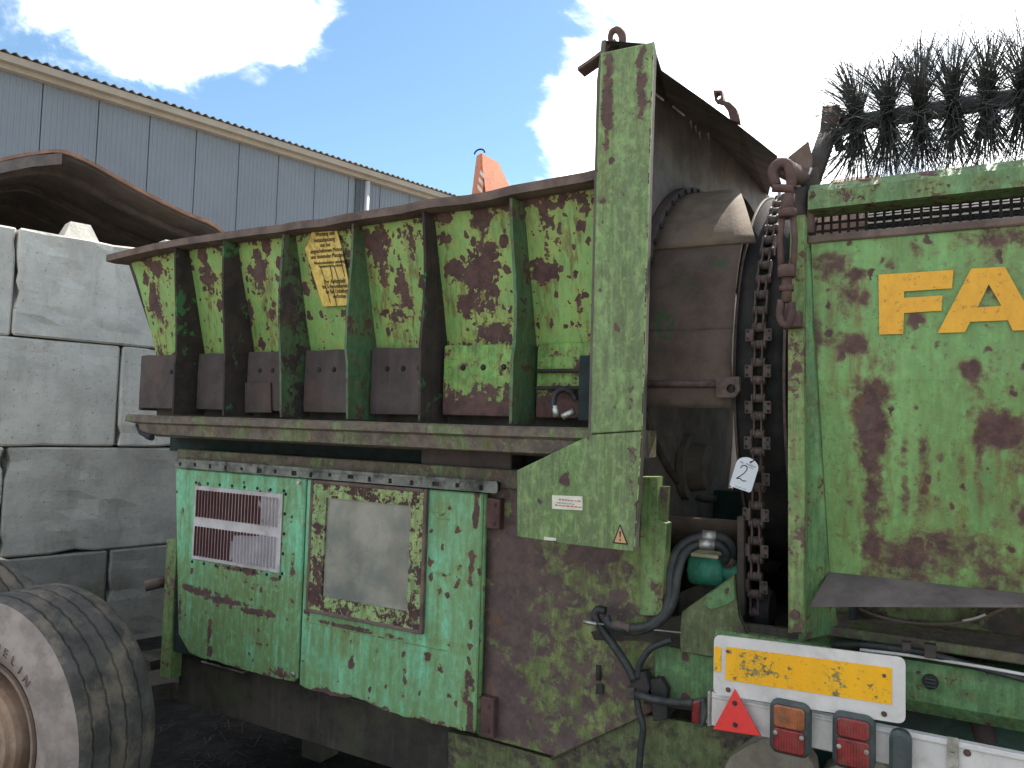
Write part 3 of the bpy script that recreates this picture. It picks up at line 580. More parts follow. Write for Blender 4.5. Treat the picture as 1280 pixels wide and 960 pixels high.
for i, x in enumerate(ribX):
    # plate standing on the sloping wall: outer edge near vertical, foot on the shelf
    rr = random.Random(i); bm = bmesh.new(); N_ = 14; fr = []; bk2 = []
    for j in range(N_ + 1):
        t = j / N_; z = SH + .004 + (HT[1] - .02 - SH) * t; wob = .010 * math.sin(3.1 * t * (1 + .2 * i) + i) * (t > .3)
        fr.append(Vector((x + wob, 2.45 - .03 * t + .006 * math.sin(5 * t + i), z))); bk2.append(Vector((x, (2.63 if z < HB[1] else hy(z) + .012), z)))
    for sx in (0, .012):
        pass
    A = [bm.verts.new(v) for v in fr]; B = [bm.verts.new(v) for v in bk2]; A2 = [bm.verts.new(v + Vector((-.012, 0, 0))) for v in fr]; B2 = [bm.verts.new(v + Vector((-.012, 0, 0))) for v in bk2]
    for j in range(N_):
        bm.faces.new((A[j], B[j], B[j + 1], A[j + 1])); bm.faces.new((A2[j], A2[j + 1], B2[j + 1], B2[j])); bm.faces.new((A[j], A[j + 1], A2[j + 1], A2[j]))
    from_bm('rib', bm, ribmat[i], hop)
zT = HB[1] + .006
for i in range(7):
    x0 = XL - .02 if i == 0 else ribX[i - 1] + .02; x1 = edges[i + 1] - (.018 if i < 6 else 0)
    if i < 6:
        pl = rag([(x0, SH + .03), (x0, zT)], .004, .04, i) + rag([(x0 + .01, zT), (x1, zT - .003)], .003, .05, i + 9) + [(x1, SH + .03)]
        wp = plate('wear_plate', pl, 2.565, .05, 'wear' if i < 5 else 'wear_green', hop)
        for u in ((.25, .5, .75) if i > 1 else (.6,)): bolt(wp, (x0 + (x1 - x0) * u, 2.565, zT - .09), .8, 'black')
        if i == 2: plate('patch_plate', xz([(306, 478), (338, 478), (339, 516), (306, 516)], 2.555), 2.553, .01, 'wear', hop)
    else:
        wp = plate('wear_plate', [(x0, SH + .03), (x0, zT), (x1, zT), (x1, SH + .03)], 2.59, .04, 'wear_green', hop)
        for zz in (2.0, 1.935): box('step_bar', (x0 + .01, x1 - .1), (2.56, 2.60), (zz, zz + .014), 'rib_rust', hop)
# end stub plate at far left
box('end_plate', (XL - .03, XL - .005), (2.57, 3.0), (SH + .02, zT), 'wear', hop)
# bent lip
lip_px = [(134, 318), (160, 311), (190, 303), (230, 297), (270, 291), (320, 284), (350, 280), (362, 277), (375, 275), (405, 273), (430, 268), (460, 263), (500, 257), (525, 251), (545, 248), (585, 244), (612, 239), (640, 232), (670, 227), (700, 222), (730, 217), (756, 210)]
L_ = [at(a, b + 5, y=2.40) for a, b in lip_px]
vs = []; prof = [(0, -.017), (0, .017), (.10, .02), (.13, -.012), (.05, -.02)]
for i, p in enumerate(L_):
    wv = .012 * noise.noise(Vector((p.x * 3, 0, 5)))
    for (dy, dz) in prof: vs.append((p.x, 2.40 + dy + wv, p.z + dz))
m_ = len(prof); fs = [(i * m_ + j, i * m_ + (j + 1) % m_, (i + 1) * m_ + (j + 1) % m_, (i + 1) * m_ + j) for i in range(len(L_) - 1) for j in range(m_)]
mk('lip', vs, fs + [tuple(range(m_)), tuple(range(len(vs) - 1, len(vs) - m_ - 1, -1))], 'lip', hop)
# steel rivet heads standing in for light through small holes in the panels
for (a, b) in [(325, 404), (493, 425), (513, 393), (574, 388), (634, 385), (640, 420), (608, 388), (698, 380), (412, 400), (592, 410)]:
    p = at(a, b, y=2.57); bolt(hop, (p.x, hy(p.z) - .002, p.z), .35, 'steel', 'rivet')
# yellow warning sheet
sg = xz([(402, 288), (430, 285.5), (433, 310), (436, 380), (398, 382), (388, 313), (394, 306)], 2.53)
bm = bmesh.new(); bm_prism(bm, [(x, hy(z) - .012, z) for x, z in sg], Vector((0, .003, 0))); sign = from_bm('warning_sheet', bm, 'sign_yellow', hop); sign['label'] = 'torn yellow sheet with black German warning text'
sc_ = at(415, 330, y=2.53); 
lines = [(416, 296, 'Wartung und', .026), (414, 303, 'Instandsetzung', .026), (414, 309, 'nur bei', .026), (414, 315.5, 'abgeschaltetem Motor', .026), (415, 322, 'und stehender Maschine', .026), (416, 329, 'Wiedereinschalten unbedingt', .020), (416, 333, 'Verantwortliche sichern', .018), (418, 352, 'Der Aufenthalt', .026), (419, 358, 'im Schwenkbereich', .026), (420, 364, 'ist für Unbefugte', .026), (421, 370, 'verboten', .026)]
for (a, b, s, sz) in lines:
    p = at(a, b, y=2.53); cl_ = math.tan(R(-2))
    text('text_line', s, sz, lambda u, v, w, p=p: (p.x + u * .80, hy(p.z + v) - .0135 - w, p.z + v * 1.0 - u * .02 - .006), 'ink', sign)
for k, (a, b, c, d) in enumerate([(403, 334, 406, 352), (415, 334, 416, 356), (420, 333, 423, 355), (429, 320, 431, 346), (405, 355, 408, 378), (414, 360, 415, 381)]):
    p = at(a, b, y=2.53); q = at(c, d, y=2.53); mk('ink_run', [(p.x, hy(p.z) - .0134, p.z), (p.x + .005, hy(p.z) - .0134, p.z), (q.x + .004, hy(q.z) - .0134, q.z), (q.x, hy(q.z) - .0134, q.z)], [(0, 1, 2, 3)], 'drum_dark', sign)
# small hose and slot beside the post
box('slot_frame', tuple(sorted((at(724, 440, y=2.50).x, at(741, 440, y=2.50).x))), (2.50, 2.585), (SH + .02, at(730, 444, y=2.5).z), 'void', hop)
tube('hose', [at(696, 518, y=2.50), at(692, 505, y=2.50), at(695, 492, y=2.52), at(704, 487, y=2.54), at(714, 491, y=2.56), at(720, 500, y=2.57)], .011, 'rubber', hop, 8, 6)
tube('hose_fitting', [at(696, 521, y=2.50), at(694, 507, y=2.50)], .014, 'steel', hop, 8)
tube('hose_fitting', [at(703, 521, y=2.49), at(718, 514, y=2.50)], .012, 'steel', hop, 8)
# ---- shelf (folded channel)
zs = SH; xs0 = at(157, 520, y=2.40).x; xs1 = at(790, 535, y=2.40).x
prof = [(2.64, zs - .008), (2.42, zs - .004), (2.40, zs - .012), (2.398, zs - .04), (2.415, zs - .05), (2.42, zs - .098), (2.435, zs - .104), (2.64, zs - .10)]
vs = []; NS = 26
for i in range(NS + 1):
    x = xs0 + (xs1 - xs0) * i / NS; w_ = .006 * noise.noise(Vector((x * 2.3, 1, 0)))
    for k, (y, z) in enumerate(prof):
        if i == 0 and k in (4, 5, 6, 7): x_ = x + .09
        else: x_ = x
        vs.append((x_, y + w_ * .5, z + w_ * (k < 4)))
m_ = len(prof); fs = [(i * m_ + j, (i + 1) * m_ + j, (i + 1) * m_ + (j + 1) % m_, i * m_ + (j + 1) % m_) for i in range(NS) for j in range(m_)] + [tuple(range(m_)), tuple(range(len(vs) - 1, len(vs) - m_ - 1, -1))]
shelf = mk('shelf', vs, fs, 'shelf', mach)
tube('hook_pin', [at(172, 531, y=2.43), at(176, 541, y=2.42), at(186, 546, y=2.40)], [.012, .011, .012], 'black', shelf, 8)
tube('hook_ball', [at(184, 545, y=2.40), at(190, 547, y=2.40)], .016, 'black', shelf, 10)
# dark filling between shelf and cabinet: interior
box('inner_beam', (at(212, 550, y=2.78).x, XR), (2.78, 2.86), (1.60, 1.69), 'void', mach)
box('cross_box', tuple(sorted((at(527, 570, y=2.66).x, at(640, 570, y=2.66).x))), (2.655, 2.76), (1.60, 1.688), 'wear', mach)
box('back_panel', (XL, XR + 3.0), (4.62, 4.66), (.5, 1.66), 'inside', mach)
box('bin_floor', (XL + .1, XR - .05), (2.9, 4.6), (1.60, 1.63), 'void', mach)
# ---- cabinet
XC0 = at(214, 700, y=2.62).x; XC1 = at(603, 700, y=2.62).x
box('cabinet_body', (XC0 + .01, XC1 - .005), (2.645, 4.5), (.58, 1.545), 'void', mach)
zt = at(218, 578, y=YD).z
topb = box('top_beam', (XC0 - .005, XR - .0), (2.625, 2.76), (zt - .005, at(300, 566, y=2.62).z), 'shelf', mach)
# slotted rail with holes along the top of the doors
rp0 = at(218, 573, y=2.575); rp1 = at(621, 602, y=2.575); rl = rp1.x - rp0.x
hol = [rrect(u, -.012 + random.uniform(-.004, .004), u + random.choice((.02, .035)), .006, .005, 2) for u in [rl * k / 17 + .03 for k in range(17)]]
rail = shape2d('slotted_rail', rrect(0, -.022, rl, .024, .01, 3), hol, lambda u, v, w: (rp0.x + u, 2.583 - w, (zt - .001) + v + .004 * noise.noise(Vector((u * 3, 0, 0)))), .006, 'dull', mach)
box('rail_back', (rp0.x + .01, rp1.x - .01), (2.588, 2.622), (zt - .018, zt + .02), 'black', mach)
zb = .592
xm = at(379, 700, y=YD).x
# left door
dl = [(at(218, 600, y=YD).x, zt - .028), (xm - .006, zt - .028), (xm - .006, zb + .035)] + rag([(xm - .03, zb + .012), (at(300, 840, y=YD).x, zb + .01), (at(236, 815, y=YD).x, zb + .02)], .006, .05, 3) + [(at(222, 800, y=YD).x, zb + .10)]
door1 = plate('door', dl, YD, .04, 'door_old', mach, .006); door1['label'] = 'mint green cabinet door with a louvred grille'
gx0, gx1 = at(243, 650, y=YD).x, at(353, 660, y=YD).x; gz0, gz1 = at(300, 708, y=YD).z, at(300, 612, y=YD).z
gr = plate('grille', [(gx0, gz0), (gx1, gz0), (gx1, gz1), (gx0, gz1)], YD - .008, .006, 'grille_white', door1, .002)
ns = 26; zmid = (gz0 + gz1) / 2
sm = {}
for row, (za, zb_) in enumerate(((gz0 + .02, zmid - .018), (zmid + .03, gz1 - .02))):
    bm = bmesh.new(); pw = (gx1 - gx0 - .04) / ns
    for zz in (0,):
        a = [(0, .0), (pw * .35, -.010), (pw * .55, -.012), (pw * .62, 0)]
        A = [bm.verts.new((x, y, 0)) for x, y in a]; B = [bm.verts.new((x, y, zb_ - za)) for x, y in a]
        for q in range(3): bm.faces.new((A[q], A[q + 1], B[q + 1], B[q]))
        bm.faces.new(A[::-1]); bm.faces.new(B)
    bmesh.ops.recalc_face_normals(bm, faces=bm.faces)
    me = bpy.data.meshes.new('grille_slat'); bm.to_mesh(me); bm.free(); me.materials.append(MAT['grille'])
    for k in range(ns):
        o = bpy.data.objects.new('grille_slat', me); o.location = (gx0 + .02 + k * pw, YD - .0085, za); link(o, gr)
        if False: pass
for k in range(8):
    u = k / 7; bolt(door1, (gx0 + (gx1 - gx0) * u, YD - .001, gz1 + .014), .5, 'black', 'rivet'); bolt(door1, (gx0 + (gx1 - gx0) * u, YD - .001, gz0 - .016), .5, 'black', 'rivet')
for k in range(5):
    u = k / 4; bolt(door1, (gx1 + .012, YD - .001, gz0 + (gz1 - gz0) * u), .5, 'black', 'rivet')
bolt(door1, (at(374, 603, y=YD).x, YD - .001, at(374, 603, y=YD).z), 1.0, 'steel', 'lock'); bolt(door1, (xm - .03, YD - .001, zb + .05), .9, 'steel', 'lock')
# right door
xr = at(600, 750, y=YD).x
d2 = [(xm + .006, zt - .03), (xr, zt - .03), (xr - .002, zb + .02)] + rag([(xr - .01, zb - .005), (at(560, 905, y=YD).x, zb + .004), (at(470, 880, y=YD).x, zb - .002), (at(440, 868, y=YD).x, zb + .022), (at(420, 868, y=YD).x, zb + .002), (xm + .01, zb + .01)], .009, .03, 5)
door2 = plate('door', d2, YD - .004, .045, 'door', mach, .006); door2['label'] = 'mint green cabinet door with a dirty window'
fo = xz([(391, 603), (531, 615), (524, 789), (388, 767)], YD - .02); fi = xz([(408, 622), (514, 629), (508, 765), (401, 750)], YD - .02)
fx0, fx1 = fo[0][0], fo[1][0]; fz0, fz1 = fo[2][1], fo[0][1]
wf = shape2d('window_frame', [(fx0, fz0), (fx1, fz0), (fx1, fz1), (fx0, fz1)], [[(fi[3][0], fi[2][1]), (fi[2][0], fi[2][1]), (fi[1][0], fi[0][1]), (fi[0][0], fi[0][1])]], lambda u, v, w: (u, YD - .013 + w, v), .014, 'frame_peel', door2)
for (nm, a, b) in (('frame_rim', (fx0 - .012, fx0 + .004), (fz0 - .012, fz1 + .012)), ('frame_rim', (fx1 - .004, fx1 + .012), (fz0 - .012, fz1 + .012)), ('frame_rim', (fx0 + .005, fx1 - .005), (fz1 - .004, fz1 + .012)), ('frame_rim', (fx0 + .005, fx1 - .005), (fz0 - .012, fz0 + .004))):
    box(nm, a, (YD - .024, YD - .003), b, 'lip', door2, .003)
box('window_pane', (fi[0][0] - .005, fi[1][0] + .005), (YD - .0095, YD - .0055), (fi[2][1] - .005, fi[0][1] + .005), 'pane', door2, 0)
for (a, b) in [(460, 613), (395, 615), (525, 625), (392, 755), (520, 778)]: p = at(a, b, y=YD); bolt(door2, (p.x, YD - .021, p.z), .5, 'lip', 'rivet')
for (a, b, L) in ((540, 640, .06), (548, 648, .10), (545, 716, .12)):
    p = at(a, b, y=YD); box('weld_bead', (p.x, p.x + L * .6), (YD - .008, YD - .003), (p.z, p.z + .006), 'door', door2, .001)
p = at(471, 812, y=YD); bolt(door2, (p.x, YD - .005, p.z), .7, 'door', 'rivet')
p = at(430, 790, y=YD)
box('seam_weld', (at(385, 800, y=YD).x, at(560, 800, y=YD).x), (YD - .0065, YD - .003), (.885, .89), 'door_old', door2, .001)
for (b, h) in ((640, .12), (893, .15)):
    p = at(606, b, y=YD + .03); hg = box('hinge', (xr + .012, xr + .075), (YD + .005, YD + .05), (p.z - h / 2, p.z + h / 2), 'hinge', mach)
    for q in (-.3, .3): bolt(hg, (xr + .05, YD + .005, p.z + q * h), .7, 'hinge')
tube('hinge_pin', [(xr + .006, YD + .012, zb), (xr + .006, YD + .012, zt - .03)], .009, 'green_side', mach, 8)
# left corner post and stub
box('corner_post', (XC0 - .06, XC0 + .02), (2.63, 2.75), (.44, 1.15), 'frame_post', mach)
tube('stub_bar', [at(181, 733, y=2.60), at(206, 727, y=2.68)], .028, 'lip', mach, 6)
# ---- side sheet right of the doors
side = pplate('side_sheet', [(604, 606), (836, 608), (826, 770), (824, 800), (815, 890), (694, 946), (598, 920)], 2.64, .02, 'side', mach)
pplate('side_post', [(800, 596), (822, 596), (822, 650), (833, 655), (828, 770), (800, 770)], 2.612, .06, 'frame_post', mach)
pplate('lower_sheet', [(604, 924), (692, 950), (806, 893), (980, 925), (980, 1040), (560, 1040), (560, 915)], 2.655, .03, 'olive', mach)
tube('seam_weld', [at(690, 948, y=2.65), at(806, 891, y=2.65)], .006, 'shelf', mach, 6)
# chassis beam under the doors
zc1 = zb - .002; zc0 = at(267, 890, y=2.70).z
box('chassis_beam', (XC0, xr + .02), (2.70, 2.86), (zc0, zc1 + .02), 'chassis', mach)
box('chassis_beam', (xr + .02, 2.2), (2.76, 2.9), (zc0 - .05, zc1 - .05), 'chassis', mach)
box('drip_strip', (at(251, 830, y=2.66).x, at(304, 848, y=2.66).x), (2.655, 2.69), (.555, .565), 'steel', mach)
box('chassis_beam', (XC0, 2.2), (4.4, 4.6), (zc0, zc1), 'chassis', mach)
for x in (XC0 + .5, -1.4, .9, 1.9):
    for y in (3.1, 4.3): box('support_leg', (x, x + .14), (y, y + .14), (0, zc0 + .1), 'chassis', mach)
for x in (XC0 + .55, -1.35, .95): box('cross_member', (x - .03, x + .08), (2.87, 4.39), (zc0 + .02, zc0 + .12), 'chassis', mach)
# ---- tall post with gusset
post = pplate('post', [(751, 66), (817, 52), (812, 200), (803, 538), (738, 542), (746, 214)], YP, .012, 'post', mach, .003)
pplate('gusset_plate', [(738, 543.5), (803, 539.5), (793, 690), (720, 681), (646, 671), (646, 588)], YP, .014, 'post', mach, .003)
e = xz([(817, 52), (812, 200), (803, 538), (793, 690)], YP)
vs = []
for x, z in e: vs += [(x - .001, YP + .0125, z), (x - .013, YP + .0125, z), (x - .001, YP + .035, z), (x - .013, YP + .035, z)]
vs[2] = (e[0][0] - .001, YP + .035, e[0][1] - .03); vs[3] = (e[0][0] - .013, YP + .035, e[0][1] - .03)
fs = []
for i in range(3):
    a = 4 * i; fs += [(a, a + 4, a + 6, a + 2), (a + 1, a + 3, a + 7, a + 5), (a, a + 1, a + 5, a + 4), (a + 2, a + 6, a + 7, a + 3)]
mk('post_flange', vs, fs + [(0, 2, 3, 1)], 'hood', mach)
# worn bright edge
mk('worn_edge', [(x + .0008, YP - .001, z) for x, z in e] + [(x - .003, YP - .001, z) for x, z in e], [(i, i + 1, 5 + i, 4 + i) for i in range(3)], 'frame_peel', mach)
# stickers on the gusset
st = pplate('sticker', [(690, 619), (728, 620.5), (728, 638), (690, 636)], YP - .0022, .0012, 'sticker', mach, 0)
for (a, b, w, mt) in ((699, 625, 26, 'ink_red'), (694, 632, 32, 'ink_red'), (696, 629, 20, 'ink_grey')):
    rr = random.Random(a); x = at(a, b, y=YP).x; x1 = at(a + w, b, y=YP).x; z = at(a, b, y=YP).z
    while x < x1:
        l = rr.uniform(.004, .014); h = rr.uniform(.003, .005); mk('print_mark', [(x, YP - .003, z), (x + l, YP - .003, z), (x + l, YP - .003, z + h), (x, YP - .003, z + h)], [(0, 1, 2, 3)], mt, st); x += l + .003
pplate('small_sticker', [(680, 671), (695, 672.5), (695, 676), (680, 675)], YP - .0022, .0012, 'sticker', mach, 0)
ws = pplate('warning_triangle', [(775, 655), (785, 681), (765.5, 679)], YP - .0022, .0012, 'ink', mach, 0)
pplate('triangle_face', [(775, 658.5), (782.5, 679), (768, 677.5)], YP - .0034, .001, 'warn_orange', ws, 0)
pplate('exclamation_mark', [(774, 664), (776.2, 664), (775.6, 672), (774.6, 672)], YP - .0044, .0008, 'ink', ws, 0)
pplate('exclamation_dot', [(774.2, 674), (776, 674), (776, 676), (774.2, 676)], YP - .0044, .0008, 'ink', ws, 0)
# lifting strap and hook on the post top
q = [at(722, 86, y=2.41), at(742, 72, y=2.42), at(758, 60, y=2.43), at(768, 50, y=2.44)]
bm = bmesh.new(); vv = []
for p in q: vv.append([bm.verts.new(p + Vector((0, dy, dz))) for dy, dz in ((0, -.006), (0, .006), (.06, .006), (.06, -.006))])
for a, b in zip(vv, vv[1:]):
    for k in range(4): bm.faces.new((a[k], a[(k + 1) % 4], b[(k + 1) % 4], b[k]))
bm.faces.new(vv[0]); bm.faces.new(vv[-1][::-1]); from_bm('strap', bm, 'lip', mach)
hk = [at(a, b, y=2.46) for a, b in [(777, 62), (778, 46), (773, 38), (766, 39), (763, 46), (764, 53), (771, 46), (774, 41)]]
tube('lifting_eye', hk[:6] , [.012, .014, .013, .011, .010, .008], 'turn', mach, 8, 5)
# ---- hood: bulkhead plate behind the post with a flared top
XB = -1.055
T = [at(817, 56, y=2.40), at(827, 88, y=2.48), at(880, 125, z=3.045), at(925, 158, z=3.04), at(972, 195, z=3.04)]
Fo = [Vector((XB, 2.42, at(815, 118, x=XB).z))] + [at(a, b, x=XB) for a, b in [(835, 128), (887, 168), (925, 205), (960, 245)]]
hood = thing_parent = None
vs = []; n = 5
for p in T: vs.append(p)
for p in Fo: vs.append(p)
vs += [p + Vector((-.008, .004, .006)) for p in T] + [p + Vector((-.012, 0, .012)) for p in Fo]
fs = []
for i in range(4): fs += [(i, i + 1, n + i + 1, n + i), (2 * n + i, 3 * n + i, 3 * n + i + 1, 2 * n + i + 1), (i, 2 * n + i, 2 * n + i + 1, i + 1)]
hood = mk('hood', vs, fs, 'hood', mach)
xplate('bulkhead', [(2.385, 3.0), (2.385, 1.44), (2.69, 1.44), (2.69, 1.0), (4.6, 1.0), (Fo[-1].y + .3, Fo[-1].z + .02)] + [(p.y, p.z + .012) for p in Fo[::-1]], XB - .02, .018, 'hood', mach)
# rusted-through slits: light shining through, drawn as white tubes and flakes
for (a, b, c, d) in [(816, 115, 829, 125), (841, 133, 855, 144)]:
    p, q = at(a, b, x=XB + .03), at(c, d, x=XB + .03); tube('slit_light', [p, q], .005, 'white', hood, 5)
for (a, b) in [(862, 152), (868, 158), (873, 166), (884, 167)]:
    p = at(a, b, x=XB + .03); mk('light_fleck', [p, p + Vector((0, .03, .02)), p + Vector((.005, .02, -.03))], [(0, 1, 2)], 'white', hood)
# eye bracket standing on the hood edge
bp = [at(893.5, 116, z=3.18), at(903, 116, z=3.18)]
YB = 3.02; o_ = xz([(893, 115), (904, 115), (906, 128), (914, 130), (922, 138), (925, 155), (914, 152), (911, 140), (903, 130), (895, 128)], YB); hole = xz([(896.5 + 3.5 * math.cos(R(a)), 122 + 4 * math.sin(R(a))) for a in range(0, 360, 40)], YB)
hole = [(at(899 + 4 * math.cos(R(a)), 122 + 4.5 * math.sin(R(a)), y=YB).x, at(899 + 4 * math.cos(R(a)), 122 + 4.5 * math.sin(R(a)), y=YB).z) for a in range(0, 360, 40)]
shape2d('hook_bracket', o_, [hole], lambda u, v, w: (u, YB + w, v), .04, 'turn', mach)
# ---- drum
CY, CZ = 3.55, 2.03
X1 = -.648
def oncyl(px, py, r):
    d = ray(px, py); a = d.y ** 2 + d.z ** 2; b = 2 * (d.y * -CY + d.z * (CAM_H - CZ)); c = CY ** 2 + (CAM_H - CZ) ** 2 - r * r
    dis = b * b - 4 * a * c
    t = (-b - math.sqrt(max(0, dis))) / (2 * a); p = CP + d * t
    return p, math.degrees(math.atan2(p.z - CZ, CY - p.y))
def shell(name, x0, x1, r0, r1, a0, a1, t, mat, parent, seg=28, wob=0.0, xt=None):
    bm = bmesh.new(); nx = 5
    def pt(u, a, dr): r = r0 + (r1 - r0) * u + dr + wob * noise.noise(Vector((u * 2, a * 3, 1))); xe_ = x1 if xt is None else x1 + (xt - x1) * min(1, max(0, (math.degrees(a) - a0) / (78 - a0))); return Vector((x0 + (xe_ - x0) * u, CY - r * math.cos(a), CZ + r * math.sin(a)))
    G = [[[bm.verts.new(pt(i / nx, R(a0 + (a1 - a0) * j / seg), dr)) for j in range(seg + 1)] for i in range(nx + 1)] for dr in (0, -t)]
    for i in range(nx):
        for j in range(seg):
            for L in G: bm.faces.new((L[i][j], L[i + 1][j], L[i + 1][j + 1], L[i][j + 1])).smooth = True
    for i in (0, nx):
        for j in range(seg): bm.faces.new((G[0][i][j], G[0][i][j + 1], G[1][i][j + 1], G[1][i][j]))
    for j in (0, seg):
        for i in range(nx): bm.faces.new((G[0][i][j], G[0][i + 1][j], G[1][i + 1][j], G[1][i][j]))
    return from_bm(name, bm, mat, parent)
drum = shell('drum', X1 - .02, 1.9, .70, .70, -180, 180, .01, 'drum_dark', mach, 48)
aC = oncyl(870, 314, .83)[1]; aL = oncyl(860, 418, .82)[1]; aM = oncyl(860, 508, .82)[1]
shell('drum_cover', XB + .03, oncyl(944, 308, .85)[0].x, .862, .85, aC, 112, .008, 'drum', mach, 26, .004, xt=-.835)
shell('drum_collar', XB + .02, X1 - .03, .853, .843, aL - .4, aC + 3, .008, 'drum_brown', mach, 14, .006)
shell('drum_collar', XB + .02, X1 - .03, .858, .85, aM, aL + .4, .01, 'drum_brown', mach, 14, .004)
shell('flange_ring', XB + .0, XB + .04, .885, .885, 8, 120, .05, 'drum_dark', mach, 30)
for k in range(14):
    a = R(22 + k * 6.5); o = bolt(mach, (XB + .042, CY - .868 * math.cos(a), CZ + .868 * math.sin(a)), .9, 'black'); o.rotation_euler = (0, 0, R(90))
pr = oncyl(808, 482, .86)[0]; pq = oncyl(898, 480, .86)[0]
tube('clamp_rod', [(XB + .02, pr.y, pq.z), (pq.x, pq.y, pq.z)], .013, 'chain', mach, 8)
yb = pq.y - .005; o_ = xz([(896, 472), (925, 471), (926, 488), (920, 497), (897, 497)], yb); hc = at(915, 486, y=yb)
shape2d('clamp_bracket', o_, [circ(hc.x, hc.z, .016)], lambda u, v, w: (u, yb + w, v), .03, 'chain', mach)
shell('inlet_back', XB + .02, X1 - .03, .855, .845, 108, 318, .008, 'drum_brown', mach, 30)
# ring with the drive chain
shell('chain_ring', X1 - .025, X1 + .135, .79, .79, -75, 105, .06, 'black', drum, 44)
shell('ring_rim', X1 - .035, X1 - .026, .80, .80, -75, 105, .09, 'chain', drum, 44)
shell('ring_rim', X1 + .136, X1 + .146, .81, .81, -75, 105, .09, 'chain', drum, 44)
shell('ring_rim', X1 + .18, X1 + .195, .82, .82, -75, 105, .12, 'drum_dark', drum, 44)
chx = X1 + .058
# chain: over the ring, then straight down to the drive sprocket
PITCHC = .0622; rc = .815; path = []
a = R(62)
pts = []
while a > R(-8): pts.append((Vector((chx, CY - rc * math.cos(a), CZ + rc * math.sin(a))), a)); a -= PITCHC / rc
last = pts[-1][0]; ze = at(941, 760, y=2.76).z; d = Vector((-.02, .06, -1)).normalized(); p = last.copy()
while p.z > ze: p = p + d * PITCHC; pts.append((p.copy(), None))
bm = bmesh.new()
bm.free()
# lower drive: guard plate, sprocket
p = at(941, 765, y=2.80)
bm = bmesh.new(); bm_lathe(bm, [(-.03, .0), (-.03, .07), (-.01, .085), (.01, .085), (.03, .07), (.03, 0)], (chx, 2.86, p.z + .0), (1, 0, 0), (0, 0, 1), 22); chain = from_bm('drive_sprocket', bm, 'black', mach)
def link_mesh(w, tab):
    bm = bmesh.new(); out = []
    h = PITCHC / 2; r = .021
    for k in range(9): t = R(90 + 180 * k / 8); out.append((h + r * math.sin(t - R(90)) * 0 + (0), 0))
    prof = [(-h - r * math.cos(R(t)) * .8, r * math.sin(R(t))) for t in range(-80, 81, 32)] + [(-.006, .013), (.006, .013)] + [(h + r * math.cos(R(t)) * .8, r * math.sin(R(t))) for t in range(80, -81, -32)] + [(.006, -.013), (-.006, -.013)]
    for sx in (-1, 1):
        x0 = sx * w - .0035; bm_prism(bm, [(x0, q, l) for l, q in prof], Vector((.007, 0, 0)), .0015)
    bm_tube(bm, [(-w - .005, 0, -h), (w + .005, 0, -h)], .0165, 10)
    if tab:
        for sx in (-1, 1):
            for (c, s) in (((sx * (w + .011), -.016, .0), (.028, .006, .044)),): bm_box(bm, c, s, None, .002)
            for zz in (-.013, .013): bm_tube(bm, [(sx * (w + .016), -.0205, zz), (sx * (w + .016), -.0192, zz)], .0052, 8)
    bmesh.ops.recalc_face_normals(bm, faces=bm.faces)
    me = bpy.data.meshes.new('chain_link'); bm.to_mesh(me); bm.free(); me.materials.append(MAT['chain']); me.materials.append(MAT['black'])
    if tab:
        for f in me.polygons:
            if f.center.y < -.0191 and abs(f.center.x) > w + .01: f.material_index = 1
    return me
LM = [link_mesh(.020, False), link_mesh(.0125, False), link_mesh(.020, True)]
for i in range(len(pts) - 1):
    a, b = pts[i][0], pts[i + 1][0]; c = (a + b) / 2; d = b - a
    tab = c.z < CZ + .20
    o = bpy.data.objects.new('chain_link', (LM[2] if tab else LM[0]) if i % 2 == 0 else LM[1]); o.location = c
    o.rotation_euler = (math.atan2(-d.y, d.z) + math.pi, 0, math.atan2(0, 1)); link(o, chain)
pplate('chain_guard', [(921, 646), (930, 644), (930, 770), (924, 775), (921, 760)], 2.74, .04, 'drum_dark', mach)
# turnbuckle in front of the ring
YT = 2.375
tb = tube('turnbuckle', [at(985, 243, y=YT), at(984.5, 267, y=YT)], .020, 'turn', mach, 10)
for s, dx in ((-1, 0), (1, 0)):
    tube('turnbuckle_side', [at(985 + s * 6, 266, y=YT), at(984 + s * 9.5, 300, y=YT), at(984 + s * 7, 345, y=YT)], .009, 'turn', tb, 8)
bm = bmesh.new(); bm_tube(bm, [at(984.5, 262, y=YT), at(984.5, 272, y=YT)], .026, 10); from_bm('turnbuckle_end', bm, 'turn', tb)
bm = bmesh.new(); bm_tube(bm, [at(983.5, 332, y=YT), at(983.5, 347, y=YT)], .026, 10); from_bm('turnbuckle_end', bm, 'turn', tb)
tube('threaded_rod', [at(983.5, 345, y=YT), at(983, 378, y=YT)], .015, 'turn', tb, 8); tube('lock_nut', [at(983, 357, y=YT), at(983, 364, y=YT)], .023, 'turn', tb, 6)
tube('shackle', [at(977, 375, y=YT), at(975, 395, y=YT), at(981, 406, y=YT), at(988, 400, y=YT), at(990, 378, y=YT)], .012, 'turn', tb, 8, 4)
tube('shackle', [at(970, 232, y=YT), at(966, 214, y=YT), at(975, 204, y=YT), at(986, 208, y=YT), at(990, 236, y=YT)], .016, 'turn', tb, 8, 4)
tube('shackle_pin', [at(966, 235, y=YT - .01), at(992, 236, y=YT - .01)], .013, 'turn', tb, 8)
tube('lug', [at(975, 208, y=YT + .02), at(1002, 222, y=2.55)], .03, 'lip', tb, 6)
pplate('lug_plate', [(974, 392), (1000, 388), (1001, 408), (978, 410)], YT + .0, .06, 'turn', mach)
